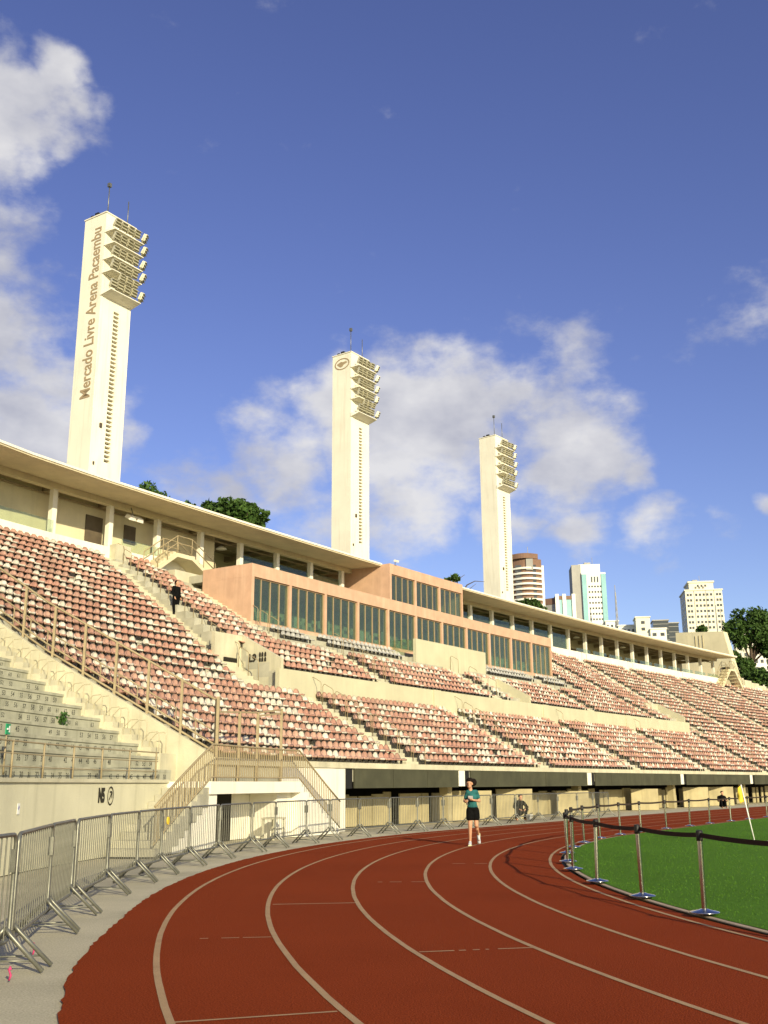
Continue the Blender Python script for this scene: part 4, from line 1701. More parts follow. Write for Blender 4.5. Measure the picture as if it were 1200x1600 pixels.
for k, s in enumerate(SP):
    z0 = .05
    lab = 'steel belt stanchion on the grass kerb, %s counted from the one nearest the corner of the picture' % ORD[k + 1]
    lab = 'steel belt stanchion on the kerb, %s along from the near end of the row' % ORD[k + 1]
    t = empty('belt_stanchion', P(s, D_ST[k], z0), 0, lab, 'stanchion', 'belt stanchions along the grass edge')
    lean = Matrix.Rotation(random.uniform(-.03, .03), 4, 'X') @ Matrix.Rotation(random.uniform(-.03, .03), 4, 'Y')
    child('base', sb_d, t)
    child('post', sp_d, t, lean)
    child('belt_cassette', sc_d, t, lean)
    if k + 1 < len(SP):
        a = lean @ Vector((0, 0, .90))
        b = P(SP[k + 1], D_ST[k + 1], 0) - P(s, D_ST[k], 0) + Vector((0, 0, .90))
        mb = MB()
        vs, fs = [], []
        n_ = 9
        for q in range(n_):
            f_ = q / (n_ - 1)
            p = a.lerp(b, f_) - Vector((0, 0, .025 * 4 * f_ * (1 - f_)))
            dr = (b - a).normalized()
            sdv = Vector((-dr.y, dr.x, 0)) * .003
            vs += [p + Vector((0, 0, .028)) + sdv, p - Vector((0, 0, .028)) + sdv, p + Vector((0, 0, .028)) - sdv, p - Vector((0, 0, .028)) - sdv]
        for q in range(n_ - 1):
            o_ = q * 4
            fs += [(o_, o_ + 1, o_ + 5, o_ + 4), (o_ + 2, o_ + 3, o_ + 7, o_ + 6), (o_, o_ + 2, o_ + 6, o_ + 4), (o_ + 1, o_ + 3, o_ + 7, o_ + 5)]
        mb.add(vs, fs)
        mb.build('belt', M_belt, t)

# corner flag
cf = empty('corner_flag', gnd(1180, 1318), 0, 'white corner pole with a limp yellow flag on the grass', 'corner flag')
mb = MB(); mb.tube([(0, 0, 0), (-.22, .05, 1.52)], .018, 6)
mb.build('pole', M_signw, cf)
mb = MB()
vs, fs = [], []
for q in range(8):
    f_ = q / 7
    z_ = 1.5 - .42 * f_
    x_ = -.22 + .22 * (1.5 - z_) / 1.5
    wv = .035 * math.sin(q * 1.3)
    vs += [(x_ - .01, .05, z_), (x_ - .05 - .05 * f_, .03 + wv, z_ - .03), (x_ - .09 - .06 * math.sin(f_ * 2.6), .06 - wv, z_ - .06)]
for q in range(7):
    for c in range(2):
        fs.append((q * 3 + c, q * 3 + c + 1, q * 3 + c + 4, q * 3 + c + 3))
mb.add(vs, fs, 0, True)
o = mb.build('flag', M_yellow, cf, fix=False)
sm_ = o.modifiers.new('thickness', 'SOLIDIFY'); sm_.thickness = .004

# ================================================================== FAR END: CONCRETE WALL, BANK AND BLOCKS
ew = empty('end_wall', P(96, 22, 12), label='large blank cream concrete wall at the far end of the gallery', cat='wall')
bpy.context.view_layer.update()
M_end = mat('end_wall_concrete', (.66, .60, .40), .9, .12, .5, .3, 12, streak=.2, coords='World')
radial_wall(96.5, [(20.5, 8), (20.85, 13), (21.25, 14.6), (21.75, 17), (22.2, 19.2), (22.4, 20.2), (28.9, 20.7), (29.3, 8)], 1.2, 'wall_body', M_end, ew)
mb = MB(); mb.sbox(95.8, 95.9, 22.0, 23.0, 14.2, 15.7)
sbuild(mb, 'doorway', M_dark, ew)
for dq in (25.2, 25.7, 26.2):
    mb = MB(); mb.sbox(95.86, 95.92, dq, dq + .05, 17, 20)
    sbuild(mb, 'conduit', M_board, ew)

mb = MB()
vs, fs = [], []
SS = [94 + 2 * i for i in range(30)]
DD = [20.6, 21.6, 22.8, 24, 26, 30, 40]
for i, s in enumerate(SS):
    for j, d in enumerate(DD):
        z = 13.0 + (d - 20.6) * .30 if d < 26 else 14.6
        z -= max(0, s - 97) * .055
        vs.append(P(s, d, z + random.uniform(-.15, .15)))
K = len(DD)
for i in range(len(SS) - 1):
    for j in range(K - 1):
        fs.append((i * K + j, i * K + j + 1, (i + 1) * K + j + 1, (i + 1) * K + j))
mb.add(vs, fs)
tag(mb.build('earth_bank', M_dirt), kind='structure', label='bare earth bank above the far end of the seats')
for k in range(9):
    s = 97.6 + 2.2 * k
    t = empty('concrete_block', label='pale concrete block stepping down the earth bank, %s from the end wall' % ORD[k + 1], cat='block', group='blocks on the earth bank', M=frame(s, 24.0, 14.3 - max(0, s - 97) * .10))
    mb = MB(); mb.box((0, 0, .3), (2.1, 1.2, 1.6), Matrix.Rotation(random.uniform(-.05, .05), 3, 'Z'))
    mb.build('block', M_concl, t, bevel=.05)
for k in range(14):
    s = 97 + k * 1.5 + random.uniform(0, .9)
    d = random.uniform(21, 23.4)
    z = 13.0 + (d - 20.6) * .3 - max(0, s - 97) * .055
    r_ = random.uniform(.25, .6)
    bm = bmesh.new()
    bmesh.ops.create_icosphere(bm, subdivisions=2, radius=r_)
    for v in bm.verts:
        v.co *= random.uniform(.8, 1.12)
        v.co.z *= .7
    me = bpy.data.meshes.new('boulder'); bm.to_mesh(me); bm.free()
    me.materials.append(M_white)
    o = bpy.data.objects.new('boulder', me); COL.objects.link(o)
    o.location = P(s, d, z + r_ * .3)
    tag(o, 'white boulder on the bare earth bank, %s from the end wall' % ORD[k + 1], 'boulder', 'white boulders on the earth bank')

# ================================================================== TREES
def leaf_mat(name, col):
    m = mat(name, col, .7, .35, 1.3, spec=.25, coords='World')
    return m


M_leaf1 = leaf_mat('leaf_dark', (.035, .075, .012))
M_leaf2 = leaf_mat('leaf_mid', (.055, .105, .018))


def crown_mesh(lobes, n, leaf, m2=.4):
    """leaf clumps spread in the shell of several lobes; lobes: (centre, (rx, ry, rz))"""
    vs, fs, mi = [], [], []
    tot = sum(l[1][0] * l[1][2] for l in lobes)
    for (c, rad) in lobes:
        k = int(n * rad[0] * rad[2] / tot)
        sub = [(np.array(c) + np.array(rad) * v * .72, .45 * min(rad)) for v in (lambda a: a / np.linalg.norm(a, axis=1)[:, None])(rng.normal(size=(14, 3)))]
        for _ in range(k):
            cc, rr = sub[rng.integers(len(sub))]
            v = rng.normal(size=3); v /= np.linalg.norm(v)
            p = cc + v * rr * rng.uniform(.55, 1.05)
            a = rng.normal(size=3); a /= np.linalg.norm(a)
            b = np.cross(a, rng.normal(size=3)); b /= np.linalg.norm(b) + 1e-9
            l = leaf * rng.uniform(.6, 1.3)
            o = len(vs)
            vs += [p - a * l * .5, p + b * l * .32, p + a * l * .55 + v * l * .1, p - b * l * .32]
            fs.append((o, o + 1, o + 2, o + 3))
            mi.append(1 if rng.random() < m2 else 0)
    me = bpy.data.meshes.new('crown')
    me.from_pydata([tuple(v) for v in vs], [], fs)
    me.polygons.foreach_set('material_index', mi)
    me.materials.append(M_leaf1)
    me.materials.append(M_leaf2)
    return me


def tree(name, label, base, lobes, n=5000, leaf=.35, trunk_r=.25, cat='tree', group=None):
    t = empty(name, base, 0, label, cat, group)
    loc = [(tuple(Vector(c) - Vector(base)), r_) for c, r_ in lobes]
    me = crown_mesh(loc, n, leaf)
    child('crown', me, t)
    mb = MB()
    top = Vector(loc[0][0])
    mid = top * .55 + Vector((random.uniform(-.3, .3), random.uniform(-.3, .3), 0))
    mb.tube([(0, 0, -.3), mid * .5, mid, top], [trunk_r, trunk_r * .85, trunk_r * .65, trunk_r * .2], 7)
    for (c, r_) in loc:
        c = Vector(c)
        mb.tube([mid * .9, mid.lerp(c, .5) + Vector((0, 0, .2)), c], [trunk_r * .45, trunk_r * .3, trunk_r * .1], 5)
        for q in range(3):
            e = c + Vector((random.uniform(-1, 1) * r_[0], random.uniform(-1, 1) * r_[1], random.uniform(-.2, .8) * r_[2])) * .7
            mb.tube([c * .8 + mid * .2, e], [trunk_r * .2, trunk_r * .05], 4)
    mb.build('trunk', M_bark, t)
    return t


def at(px, py, dist):
    """world point on the sight line of a photo point at a horizontal distance"""
    r = pix_dir(px, py)
    k = dist / math.hypot(r.x, r.y)
    return Vector((r.x * k, r.y * k, H + r.z * k))


def lobe(px, py, dist, rx_px, rz_px, deep=.9):
    k = dist / 1600.0
    return (at(px, py, dist), (rx_px * k, rx_px * k * deep, rz_px * k))


def hill_base(p, z):
    return Vector((p.x, p.y, z))


l0 = [lobe(230, 792, 78, 38, 36), lobe(252, 800, 80, 26, 26), lobe(208, 797, 76, 26, 30)]
tree('round_tree', 'rounded green treetop showing over the roof beside the lettered tower', hill_base(l0[0][0], 15), l0, 5200, .3)
l0 = [lobe(362, 818, 82, 44, 38), lobe(318, 806, 84, 34, 22), lobe(392, 812, 81, 26, 26), lobe(296, 796, 84, 16, 11), lobe(410, 803, 80, 12, 7), lobe(345, 796, 82, 22, 16)]
tree('spreading_tree', 'dark spreading tree rising behind the roof left of the middle tower', hill_base(l0[0][0], 15), l0, 6500, .42)
l0 = [lobe(828, 950, 150, 20, 15), lobe(843, 955, 150, 12, 10), lobe(812, 948, 150, 10, 9)]
tree('low_tree', 'low dark tree over the roof in front of the balcony block', hill_base(l0[0][0], 18), l0, 2200, .45)
l0 = [lobe(1172, 985, 165, 36, 34), lobe(1150, 990, 163, 18, 22), lobe(1196, 1000, 166, 24, 28), lobe(1165, 967, 165, 22, 17), lobe(1190, 975, 165, 16, 16), lobe(1215, 1010, 165, 24, 26)]
tree('large_tree', 'large round dark tree standing against the sky beyond the end wall', hill_base(l0[0][0], 14), l0, 9000, .5, .4)
l0 = [lobe(1160, 1042, 158, 17, 17), lobe(1175, 1055, 158, 20, 16), lobe(1150, 1030, 158, 8, 14)]
tree('shady_tree', 'dense shady tree directly below the large round tree', hill_base(l0[0][0], 11), l0, 4200, .45)
l0 = [lobe(1195, 1070, 156, 24, 24), lobe(1180, 1078, 156, 16, 12), lobe(1215, 1050, 160, 18, 20)]
tree('shady_tree', 'dark tree at the picture edge just above the earth bank', hill_base(l0[0][0], 10), l0, 4800, .45)
l0 = [lobe(1160, 1080, 150, 12, 12), lobe(1170, 1086, 150, 14, 9)]
tree('bush', 'dark green bush beside the blocks of the earth bank', hill_base(l0[0][0], 11), l0, 1800, .4, .1, 'bush')
l0 = [lobe(1096, 984, 170, 8, 8), lobe(1092, 987, 170, 5, 4)]
tree('bush', 'small bush on top of the blank end wall', hill_base(l0[0][0], 20.5), l0, 900, .4, .08, 'bush')
l0 = [lobe(712, 903, 92, 8, 5), lobe(700, 905, 92, 6, 3)]
tree('bush', 'scrubby bush on the roof of the upper glazed box', hill_base(l0[0][0], 16.2), l0, 500, .3, .05, 'bush')
# bare branches near the upper box
bt = empty('bare_tree', at(718, 940, 95), 0, 'leafless twisted branches rising behind the upper glazed box', 'tree')
b_ = bt.location.copy()
mb = MB()


def limb(pts, r0):
    P_ = [at(x, y, 95) - b_ for x, y in pts]
    mb.tube(P_, [r0 * (1 - .8 * i / (len(P_) - 1)) for i in range(len(P_))], 5)


limb([(718, 940), (722, 925), (730, 914), (742, 908), (757, 909)], .1)
limb([(718, 930), (712, 918), (716, 905), (726, 898)], .09)
limb([(714, 916), (706, 905), (704, 896)], .06)
limb([(724, 922), (734, 920), (744, 912)], .06)
mb.build('branches', M_bark, bt)

# ================================================================== BUILDINGS BEYOND
M_bwhite = mat('block_white', (.78, .76, .68), .85, .06, .2, coords='World')
M_bcream = mat('block_cream', (.74, .70, .55), .85, .08, .2, coords='World')
M_bbrown = mat('block_brown', (.22, .13, .09), .85, .2, .3, coords='World')
M_bgrey = mat('block_grey', (.36, .35, .32), .85, .15, .2, coords='World')
M_bdark = mat('block_dark_glass', (.04, .05, .055), .3, .2, .3, spec=.5, coords='World')
M_teal = mat('block_teal_glass', (.24, .46, .46), .25, .12, .3, spec=.5, coords='World')
M_win = mat('window_glass', (.07, .075, .075), .15, .3, .6, spec=.5, coords='World')
wcache = {}


def window_data(w, h, m):
    key = (round(w, 2), round(h, 2), m.name)
    if key not in wcache:
        mb = MB()
        mb.box((0, 0, 0), (w, .12, h))
        o = mb.build('window', m, None)
        wcache[key] = o.data
        bpy.data.objects.remove(o)
    return wcache[key]


def bldg(name, label, pxl, pxr, ytop, dist, rot, depth, zbase, group='tower blocks beyond the stadium'):
    """front face spans pxl..pxr; local x along the front, y away, z up; returns empty, width, height"""
    a, b = at(pxl, ytop, dist), at(pxr, ytop, dist)
    v = Vector((b.x - a.x, b.y - a.y, 0)).normalized()
    ang0 = math.atan2(v.y, v.x)
    # face turned by rot about its left edge, still ending on the right sight line
    ang = ang0 + rot
    dr = Vector((math.cos(ang), math.sin(ang)))
    rb = Vector((b.x, b.y)).normalized()
    # solve a + dr*w = rb*t
    det = dr.x * (-rb.y) + rb.x * dr.y
    w = (-a.x * (-rb.y) - rb.x * (-a.y) * -1) / det if False else ((-a.x) * (-rb.y) - (-rb.x) * (-a.y)) / (dr.x * (-rb.y) - (-rb.x) * dr.y)
    t = empty(name, (a.x, a.y, zbase), ang, label, 'building', group)
    return t, w, a.z - zbase


def grid_windows(t, xs, zs, w, h, m=M_win, y=-.02):
    for x in xs:
        for z in zs:
            child('window', window_data(w, h, m), t, Matrix.Translation((x, y, z)))


# cylindrical balcony block
t, w, h = bldg('balcony_block', 'brown apartment block with curved white balcony bands beside the far tower', 797, 845, 868, 230, 0, 8, 10)
mb = MB()
prof = []
n = 10
for k in range(n + 1):
    f_ = k / n
    prof.append((w * f_, -1.6 * math.sin(math.pi * f_)))
prof += [(w, 9), (0, 9)]


def prism(mb, pr, z0, z1):
    k = len(pr)
    mb.add([(x, y, z0) for x, y in pr] + [(x, y, z1) for x, y in pr], [tuple(range(k))[::-1], tuple(range(k, 2 * k))] + [(i, (i + 1) % k, k + (i + 1) % k, k + i) for i in range(k)])


prism(mb, prof, 0, h - 1.2)
mb.build('walls', M_bbrown, t)
fh = 1.18
nfl = int((h - 3) / fh)
for k in range(nfl):
    z = h - 3.6 - k * fh
    if z < 14:
        break
    mb = MB()
    prb = [(x, y - .55) for x, y in prof[:n + 1]] + [(w, .6), (0, .6)]
    prism(mb, prb, z, z + .42)
    mb.build('balcony', M_bwhite, t)
    child('window', window_data(w * .3, .5, M_win), t, Matrix.Translation((w * .3, -1.35, z + .75)))
    child('window', window_data(w * .2, .5, M_win), t, Matrix.Translation((w * .72, -1.2, z + .75)))
mb = MB(); prism(mb, [(x * .9, y - .6) for x, y in prof[:n + 1]] + [(w * .9, 6), (0, 6)], h - 1.15, h)
mb.build('roof_crown', M_bbrown, t)
mb = MB(); mb.box((w * .62, -1.75, h - 2.6), (w * .22, .3, 2.6))
mb.build('roof_panel', M_bgrey, t)
mb = MB(); mb.box((w + .25, 3, h * .5 - 1.3), (.5, 6, h - 2.6))
mb.build('stair_wall', M_bwhite, t)

# low teal glass block
t, w, h = bldg('glass_block', 'low building with teal glass and white pillars beside the white tower block', 868, 897, 931, 260, .15, 8, 12)
mb = MB(); mb.box((w / 2, 4, h / 2), (w, 8, h)); mb.build('walls', M_teal, t)
for x in (.3, w * .45, w - .2):
    mb = MB(); mb.box((x, -.2, h / 2 + .2), (.9, .4, h + .4)); mb.build('pillar', M_bwhite, t)
mb = MB(); mb.box((w / 2, 4, h - .5), (w + .3, 8.3, .9)); mb.build('roof_band', M_bbrown, t)
t2, w2, h2 = bldg('glass_block', 'shaded brown-topped side block next to the teal glass building', 852, 868, 936, 262, -.5, 8, 12)
mb = MB(); mb.box((w2 / 2, 3, h2 / 2), (w2, 6, h2)); mb.build('walls', M_bgrey, t2)  # the side's shade is put into the grey wall colour
mb = MB(); mb.box((w2 / 2, 3, h2 - .8), (w2 + .2, 6.2, 1.6)); mb.build('roof_band', M_bbrown, t2)

# white and teal tower block
t, w, h = bldg('office_tower', 'tall white tower block with pale teal glass corners', 908, 946, 895, 290, .12, 9, 12)
mb = MB(); mb.box((w / 2, 4.5, h / 2), (w, 9, h)); mb.build('walls', M_bwhite, t)
mb = MB(); mb.box((w * .35, 5, h / 2 + 1.3), (w * .9, 8, h + 2.6)); mb.build('core', M_bwhite, t)
for x, zc, hh in ((w * .11, h * .74, h * .5), (w * .9, h * .74, h * .5)):
    mb = MB(); mb.box((x, -.12, zc), (w * .19, .3, hh)); mb.build('glass_strip', M_teal, t)
grid_windows(t, [w * f for f in (.3, .42, .54, .66, .77)], [h - 4 - 1.55 * k for k in range(11)], .45, .5)
grid_windows(t, [w * f for f in (.42, .54, .66)], [h - 2.0], .35, 1.6)
mb = MB(); mb.box((-1.3, 4.5, h / 2 + 1.2), (2.55, 8, h + 2.4)); mb.build('shade_grey_side', M_bgrey, t)  # left face turned from the sun, its shade put into the grey

# mast
mz = at(966, 1000, 280)
ms = empty('radio_mast', (mz.x, mz.y, 12), 0, 'thin lattice radio mast on the skyline', 'mast')
mt = at(966, 914, 280).z - 12
mb = MB()
for a in range(3):
    an = a * 2.094
    mb.tube([(1.0 * math.cos(an), 1.0 * math.sin(an), 0), (.12 * math.cos(an), .12 * math.sin(an), mt - 2)], .09, 4)
mb.tube([(0, 0, mt - 3), (0, 0, mt)], .1, 4)
mb.build('legs', M_bgrey, ms)
mb = MB()
for k in range(22):
    f0, f1 = k / 22, (k + 1) / 22
    for a in range(3):
        a0, a1 = a * 2.094, (a + 1) * 2.094
        r0, r1 = 1.0 - .88 * f0, 1.0 - .88 * f1
        mb.tube([(r0 * math.cos(a0), r0 * math.sin(a0), f0 * (mt - 2)), (r1 * math.cos(a1), r1 * math.sin(a1), f1 * (mt - 2))], .05, 3)
mb.build('bracing', M_bgrey, ms)

for (nm, lab, l, r_, y_, dist, m, cols, rows) in [
        ('white_house', 'small white building right of the white and teal tower', 946, 966, 971, 280, M_bwhite, 3, 2),
        ('white_house', 'low white roofline below the radio mast', 966, 992, 978, 275, M_bwhite, 4, 1),
        ('stair_tower', 'square cream rooftop tower left of the dark glass blocks', 993, 1015, 965, 270, M_bcream, 1, 2),
        ('white_house', 'white house with two windows in front of the dark glass blocks', 1016, 1041, 983, 250, M_bwhite, 2, 2),
        ('glass_block', 'dark glass block showing behind the white house', 1020, 1044, 970, 300, M_bdark, 0, 0),
        ('glass_block', 'second dark glass block against the cream apartment tower', 1040, 1060, 974, 305, M_bdark, 0, 0),
        ('white_house', 'white houses glimpsed through the trees at the picture edge', 1166, 1210, 1003, 260, M_bwhite, 5, 6),
        ('white_house', 'pale building part hidden behind the large tree trunk', 1148, 1168, 992, 255, M_bcream, 2, 3)]:
    t, w, h = bldg(nm, lab, l, r_, y_, dist, .1, 6, 8)
    mb = MB(); mb.box((w / 2, 3, h / 2), (w, 6, h)); mb.build('walls', m, t)
    mb = MB(); mb.box((w / 2, 3, h + .1), (w + .4, 6.4, .3)); mb.build('roof_edge', m if m is not M_bdark else M_bgrey, t)
    if cols:
        grid_windows(t, [w * (k + .5) / cols for k in range(cols)], [h - 1.3 - 1.7 * k for k in range(rows)], min(.9, w / cols * .5), .75)
    else:
        for k in range(6):
            mb = MB(); mb.box((w / 2, -.03, h - 1 - k * 1.5), (w, .08, .12)); mb.build('floor_band', M_bgrey, t)
# cream apartment tower
t, w, h = bldg('apartment_tower', 'big cream apartment tower with many small windows and stepped top', 1070, 1128, 922, 330, .16, 12, 8)
mb = MB(); mb.box((w / 2, 6, h / 2), (w, 12, h)); mb.build('walls', M_bcream, t)
mb = MB(); mb.box((w * .46, 5.5, h + 1.2), (w * .66, 9, 2.4)); mb.build('penthouse', M_bcream, t)
mb = MB(); mb.box((w * .46, 5.5, h + 2.6), (w * .72, 9.6, .5)); mb.build('penthouse_roof', M_bcream, t)
mb = MB(); mb.box((w / 2, 6, h - .1), (w + .5, 12.5, .35)); mb.build('cornice', M_bcream, t)
zs = [h - 1.6 - 1.72 * k for k in range(10)]
grid_windows(t, [w * f for f in (.07, .15, .30, .40, .50, .60, .70, .86, .94)], zs, .62, .72)
grid_windows(t, [w * f for f in (.36, .46, .56)], [h + 1.2], .6, .7)
for f in (.24, .56, .78):
    mb = MB(); mb.box((w * f, -.05, h / 2), (.12, .12, h)); mb.build('downpipe', M_bgrey, t)
for k in range(10):
    for yy in (2, 5.5, 9):
        child('window', window_data(.9, .72, M_win), t, Matrix.Translation((-.02, yy, zs[k])) @ Matrix.Rotation(math.pi / 2, 4, 'Z'))
# tanks and aerials on the roofs
for (rn, xx, yy, zz__, sz) in [('apartment_tower', 4.0, 5.5, None, (1.6, 1.6, 1.2)), ('office_tower', 2.2, 4.0, None, (1.8, 2.0, 1.0)), ('balcony_block', 2.5, 3.0, None, (2.0, 2.0, .9))]:
    ro = bpy.data.objects[rn]
    top = max((ch.matrix_local @ Vector(c)).z for ch in ro.children for c in ch.bound_box)
    mb = MB(); mb.box((xx, yy, top + sz[2] / 2 - .05), sz)
    mb.build('roof_tank', M_bgrey, ro)
    mb = MB(); mb.tube([(xx + 1.5, yy, top - .05), (xx + 1.5, yy, top + 2.6)], .06, 4)
    mb.build('aerial', M_bgrey, ro)
fp = at(1124, 1000, 190)
for k, (x, y0) in enumerate(((1124, 945), (1131, 950))):
    q = at(x, 1010, 190)
    pl = empty('thin_pole', (q.x, q.y, 10), 0, 'thin pole between cream tower and large tree, %s of two' % ('taller' if k == 0 else 'shorter'), 'pole')
    mb = MB(); mb.tube([(0, 0, 0), (0, 0, at(x, y0, 190).z - 10)], [.14, .07], 5)
    mb.build('shaft', M_bgrey, pl)

# ================================================================== PEOPLE
M_skin = mat('skin', (.50, .27, .16), .6, .08, 6, spec=.35)
M_hair = mat('dark_hair', (.012, .008, .006), .8, .3, 30, spec=.08)
M_teal_sh = mat('teal_shirt', (.028, .125, .125), .9, .3, 9, .5, 16, spec=.05)
M_blackc = mat('black_cloth', (.007, .007, .007), .95, .2, 14, .4, 16, spec=.03)
M_greyc = mat('grey_print', (.34, .32, .31), .85, .2, 20)
M_shoe = mat('shoe_grey', (.45, .47, .50), .6, .2, 20)
M_shoe_s = mat('shoe_sole', (.72, .70, .40), .6, .1, 20)


def capsule(bm, a, b, ra, rb, seg=12):
    a, b = Vector(a), Vector(b)
    d = b - a
    L = max(d.length, 1e-4)
    rot = d.to_track_quat('Z', 'Y').to_matrix().to_4x4()
    r1 = bmesh.ops.create_uvsphere(bm, u_segments=seg, v_segments=8, radius=ra, matrix=Matrix.Translation(a) @ rot)
    r2 = bmesh.ops.create_uvsphere(bm, u_segments=seg, v_segments=8, radius=rb, matrix=Matrix.Translation(b) @ rot)
    bmesh.ops.create_cone(bm, cap_ends=True, segments=seg, radius1=ra, radius2=rb, depth=L, matrix=Matrix.Translation((a + b) / 2) @ rot)


def ellip(bm, c, r_, rot=None):
    M = Matrix.Translation(c) @ (rot or Matrix.Identity(4)) @ Matrix.Diagonal((r_[0], r_[1], r_[2], 1))
    bmesh.ops.create_uvsphere(bm, u_segments=16, v_segments=10, radius=1, matrix=M)


def body(name, build, m, parent, voxel=.012, smooth=6):
    """overlapping tapered volumes fused into one continuous skin"""
    bm = bmesh.new()
    build(bm)
    me = bpy.data.meshes.new(name)
    bm.to_mesh(me); bm.free()
    o = bpy.data.objects.new(name, me)
    COL.objects.link(o)
    r_ = o.modifiers.new('fuse', 'REMESH'); r_.mode = 'VOXEL'; r_.voxel_size = voxel
    s_ = o.modifiers.new('relax', 'SMOOTH'); s_.iterations = smooth; s_.factor = .5
    dg = bpy.context.evaluated_depsgraph_get()
    nm = bpy.data.meshes.new_from_object(o.evaluated_get(dg))
    bpy.data.objects.remove(o)
    nm.name = name
    nm.materials.clear(); nm.materials.append(m)
    nm.polygons.foreach_set('use_smooth', [True] * len(nm.polygons))
    if parent is None:
        o = bpy.data.objects.new(name, nm); COL.objects.link(o); return o
    return child(name, nm, parent)


def hand(bm, wrist, dirv, nrm, s=1.0):
    w, d, n_ = Vector(wrist), Vector(dirv).normalized(), Vector(nrm).normalized()
    sd_ = d.cross(n_).normalized()
    capsule(bm, w, w + d * .075 * s, .026 * s, .034 * s, 8)
    for k, (o_, l) in enumerate(((-.027, .055), (-.009, .065), (.009, .06), (.027, .045))):
        b0_ = w + d * .085 * s + sd_ * o_ * s
        b1_ = b0_ + d * l * .55 * s + n_ * .012 * s
        b2_ = b1_ + d * l * .2 * s + n_ * l * .5 * s
        capsule(bm, b0_, b1_, .0095 * s, .009 * s, 6)
        capsule(bm, b1_, b2_, .009 * s, .008 * s, 6)
    t0 = w + d * .03 * s - sd_ * .03 * s
    capsule(bm, t0, t0 + d * .045 * s - sd_ * .02 * s + n_ * .02 * s, .012 * s, .009 * s, 6)


def head_shapes(bm, c, face=(0, -1, 0), s=1.0):
    c = Vector(c); f_ = Vector(face).normalized()
    side = f_.cross(Vector((0, 0, 1))).normalized()
    ellip(bm, c + Vector((0, 0, .03)) * s, (.074 * s, .088 * s, .09 * s))
    ellip(bm, c + f_ * .022 * s - Vector((0, 0, .05)) * s, (.055 * s, .06 * s, .062 * s))
    capsule(bm, c + f_ * .082 * s + Vector((0, 0, .01)) * s, c + f_ * .098 * s - Vector((0, 0, .022)) * s, .010 * s, .014 * s, 6)
    for q in (-1, 1):
        ellip(bm, c + side * q * .075 * s + Vector((0, 0, -.005)) * s, (.012 * s, .02 * s, .03 * s))
    capsule(bm, c + f_ * .07 * s - Vector((0, 0, .057)) * s - side * .018 * s, c + f_ * .07 * s - Vector((0, 0, .057)) * s + side * .018 * s, .010 * s, .010 * s, 6)


# ---- the runner
base = gnd(735, 1321.5)
run = empty('person', base, math.radians(-2), 'woman jogger in teal shirt and black shorts running on the red track', 'person')
HD = Vector((.02, -.03, 1.585))


def b_run(bm):
    head_shapes(bm, HD, (-.25, -1, -.08), 1.08)
    capsule(bm, (.05, 0, 1.36), (.03, -.015, 1.5), .058, .05)
    capsule(bm, (.075, .01, 1.25), (.085, .02, 1.0), .10, .10)
    ellip(bm, (.085, .02, .93), (.145, .11, .12))
    # supporting leg (her right) and trailing leg
    capsule(bm, (.02, .0, .90), (.005, -.05, .50), .083, .056)
    capsule(bm, (.005, -.05, .50), (.0, .0, .12), .056, .033)
    ellip(bm, (.005, .01, .36), (.05, .055, .11))
    capsule(bm, (.0, .02, .075), (-.02, -.13, .05), .038, .034)
    capsule(bm, (.155, .02, .90), (.175, -.02, .52), .083, .056)
    capsule(bm, (.175, -.02, .52), (.235, .30, .27), .055, .034)
    ellip(bm, (.19, .08, .44), (.05, .075, .07))
    capsule(bm, (.235, .33, .25), (.25, .31, .12), .036, .032)
    # arms
    capsule(bm, (.205, .01, 1.37), (.27, .06, 1.14), .048, .038)
    capsule(bm, (.27, .06, 1.14), (.11, -.17, 1.165), .038, .026)
    hand(bm, (.11, -.17, 1.165), (-.9, -.25, .25), (-.2, -.2, .9))
    capsule(bm, (-.05, .0, 1.37), (-.12, .10, 1.14), .048, .038)
    capsule(bm, (-.12, .10, 1.14), (-.11, -.15, 1.12), .038, .026)
    hand(bm, (-.11, -.15, 1.12), (.15, -.9, .2), (.9, 0, .2))


body('body', b_run, M_skin, run, .009, 4)


def b_shirt(bm):
    capsule(bm, (.075, .005, 1.30), (.085, .02, 1.02), .118, .122)
    capsule(bm, (-.03, .0, 1.365), (.185, .0, 1.365), .068, .068)
    ellip(bm, (.08, -.03, 1.24), (.14, .10, .10))
    ellip(bm, (.085, .02, 1.0), (.145, .12, .06))
    capsule(bm, (.19, .01, 1.37), (.238, .04, 1.235), .060, .058)
    capsule(bm, (-.035, .0, 1.37), (-.085, .055, 1.235), .060, .058)


body('shirt', b_shirt, M_teal_sh, run, .012, 5)


def b_shorts(bm):
    ellip(bm, (.088, .02, .93), (.165, .135, .09))
    capsule(bm, (.02, .0, .90), (.005, -.03, .72), .108, .104)
    capsule(bm, (.155, .02, .90), (.17, .0, .72), .108, .104)


body('shorts', b_shorts, M_blackc, run, .013, 5)


def b_hair(bm):
    ellip(bm, HD + Vector((.008, .012, .085)), (.100, .108, .078))
    ellip(bm, HD + Vector((.02, .05, .04)), (.098, .085, .1))
    ellip(bm, HD + Vector((.06, .07, .02)), (.075, .08, .09))
    ellip(bm, HD + Vector((.115, .13, .04)), (.088, .09, .1))
    for k in range(26):
        a = random.uniform(0, 6.28)
        ellip(bm, HD + Vector((.09 + .07 * math.cos(a), .11 + random.uniform(-.05, .05), .03 + .085 * math.sin(a))), (.022, .03, .022))
    for k in range(12):
        a = random.uniform(.3, 2.9)
        ellip(bm, HD + Vector((.01 + .09 * math.cos(a), .02 + random.uniform(-.03, .03), .07 + .075 * math.sin(a))), (.02, .025, .018))


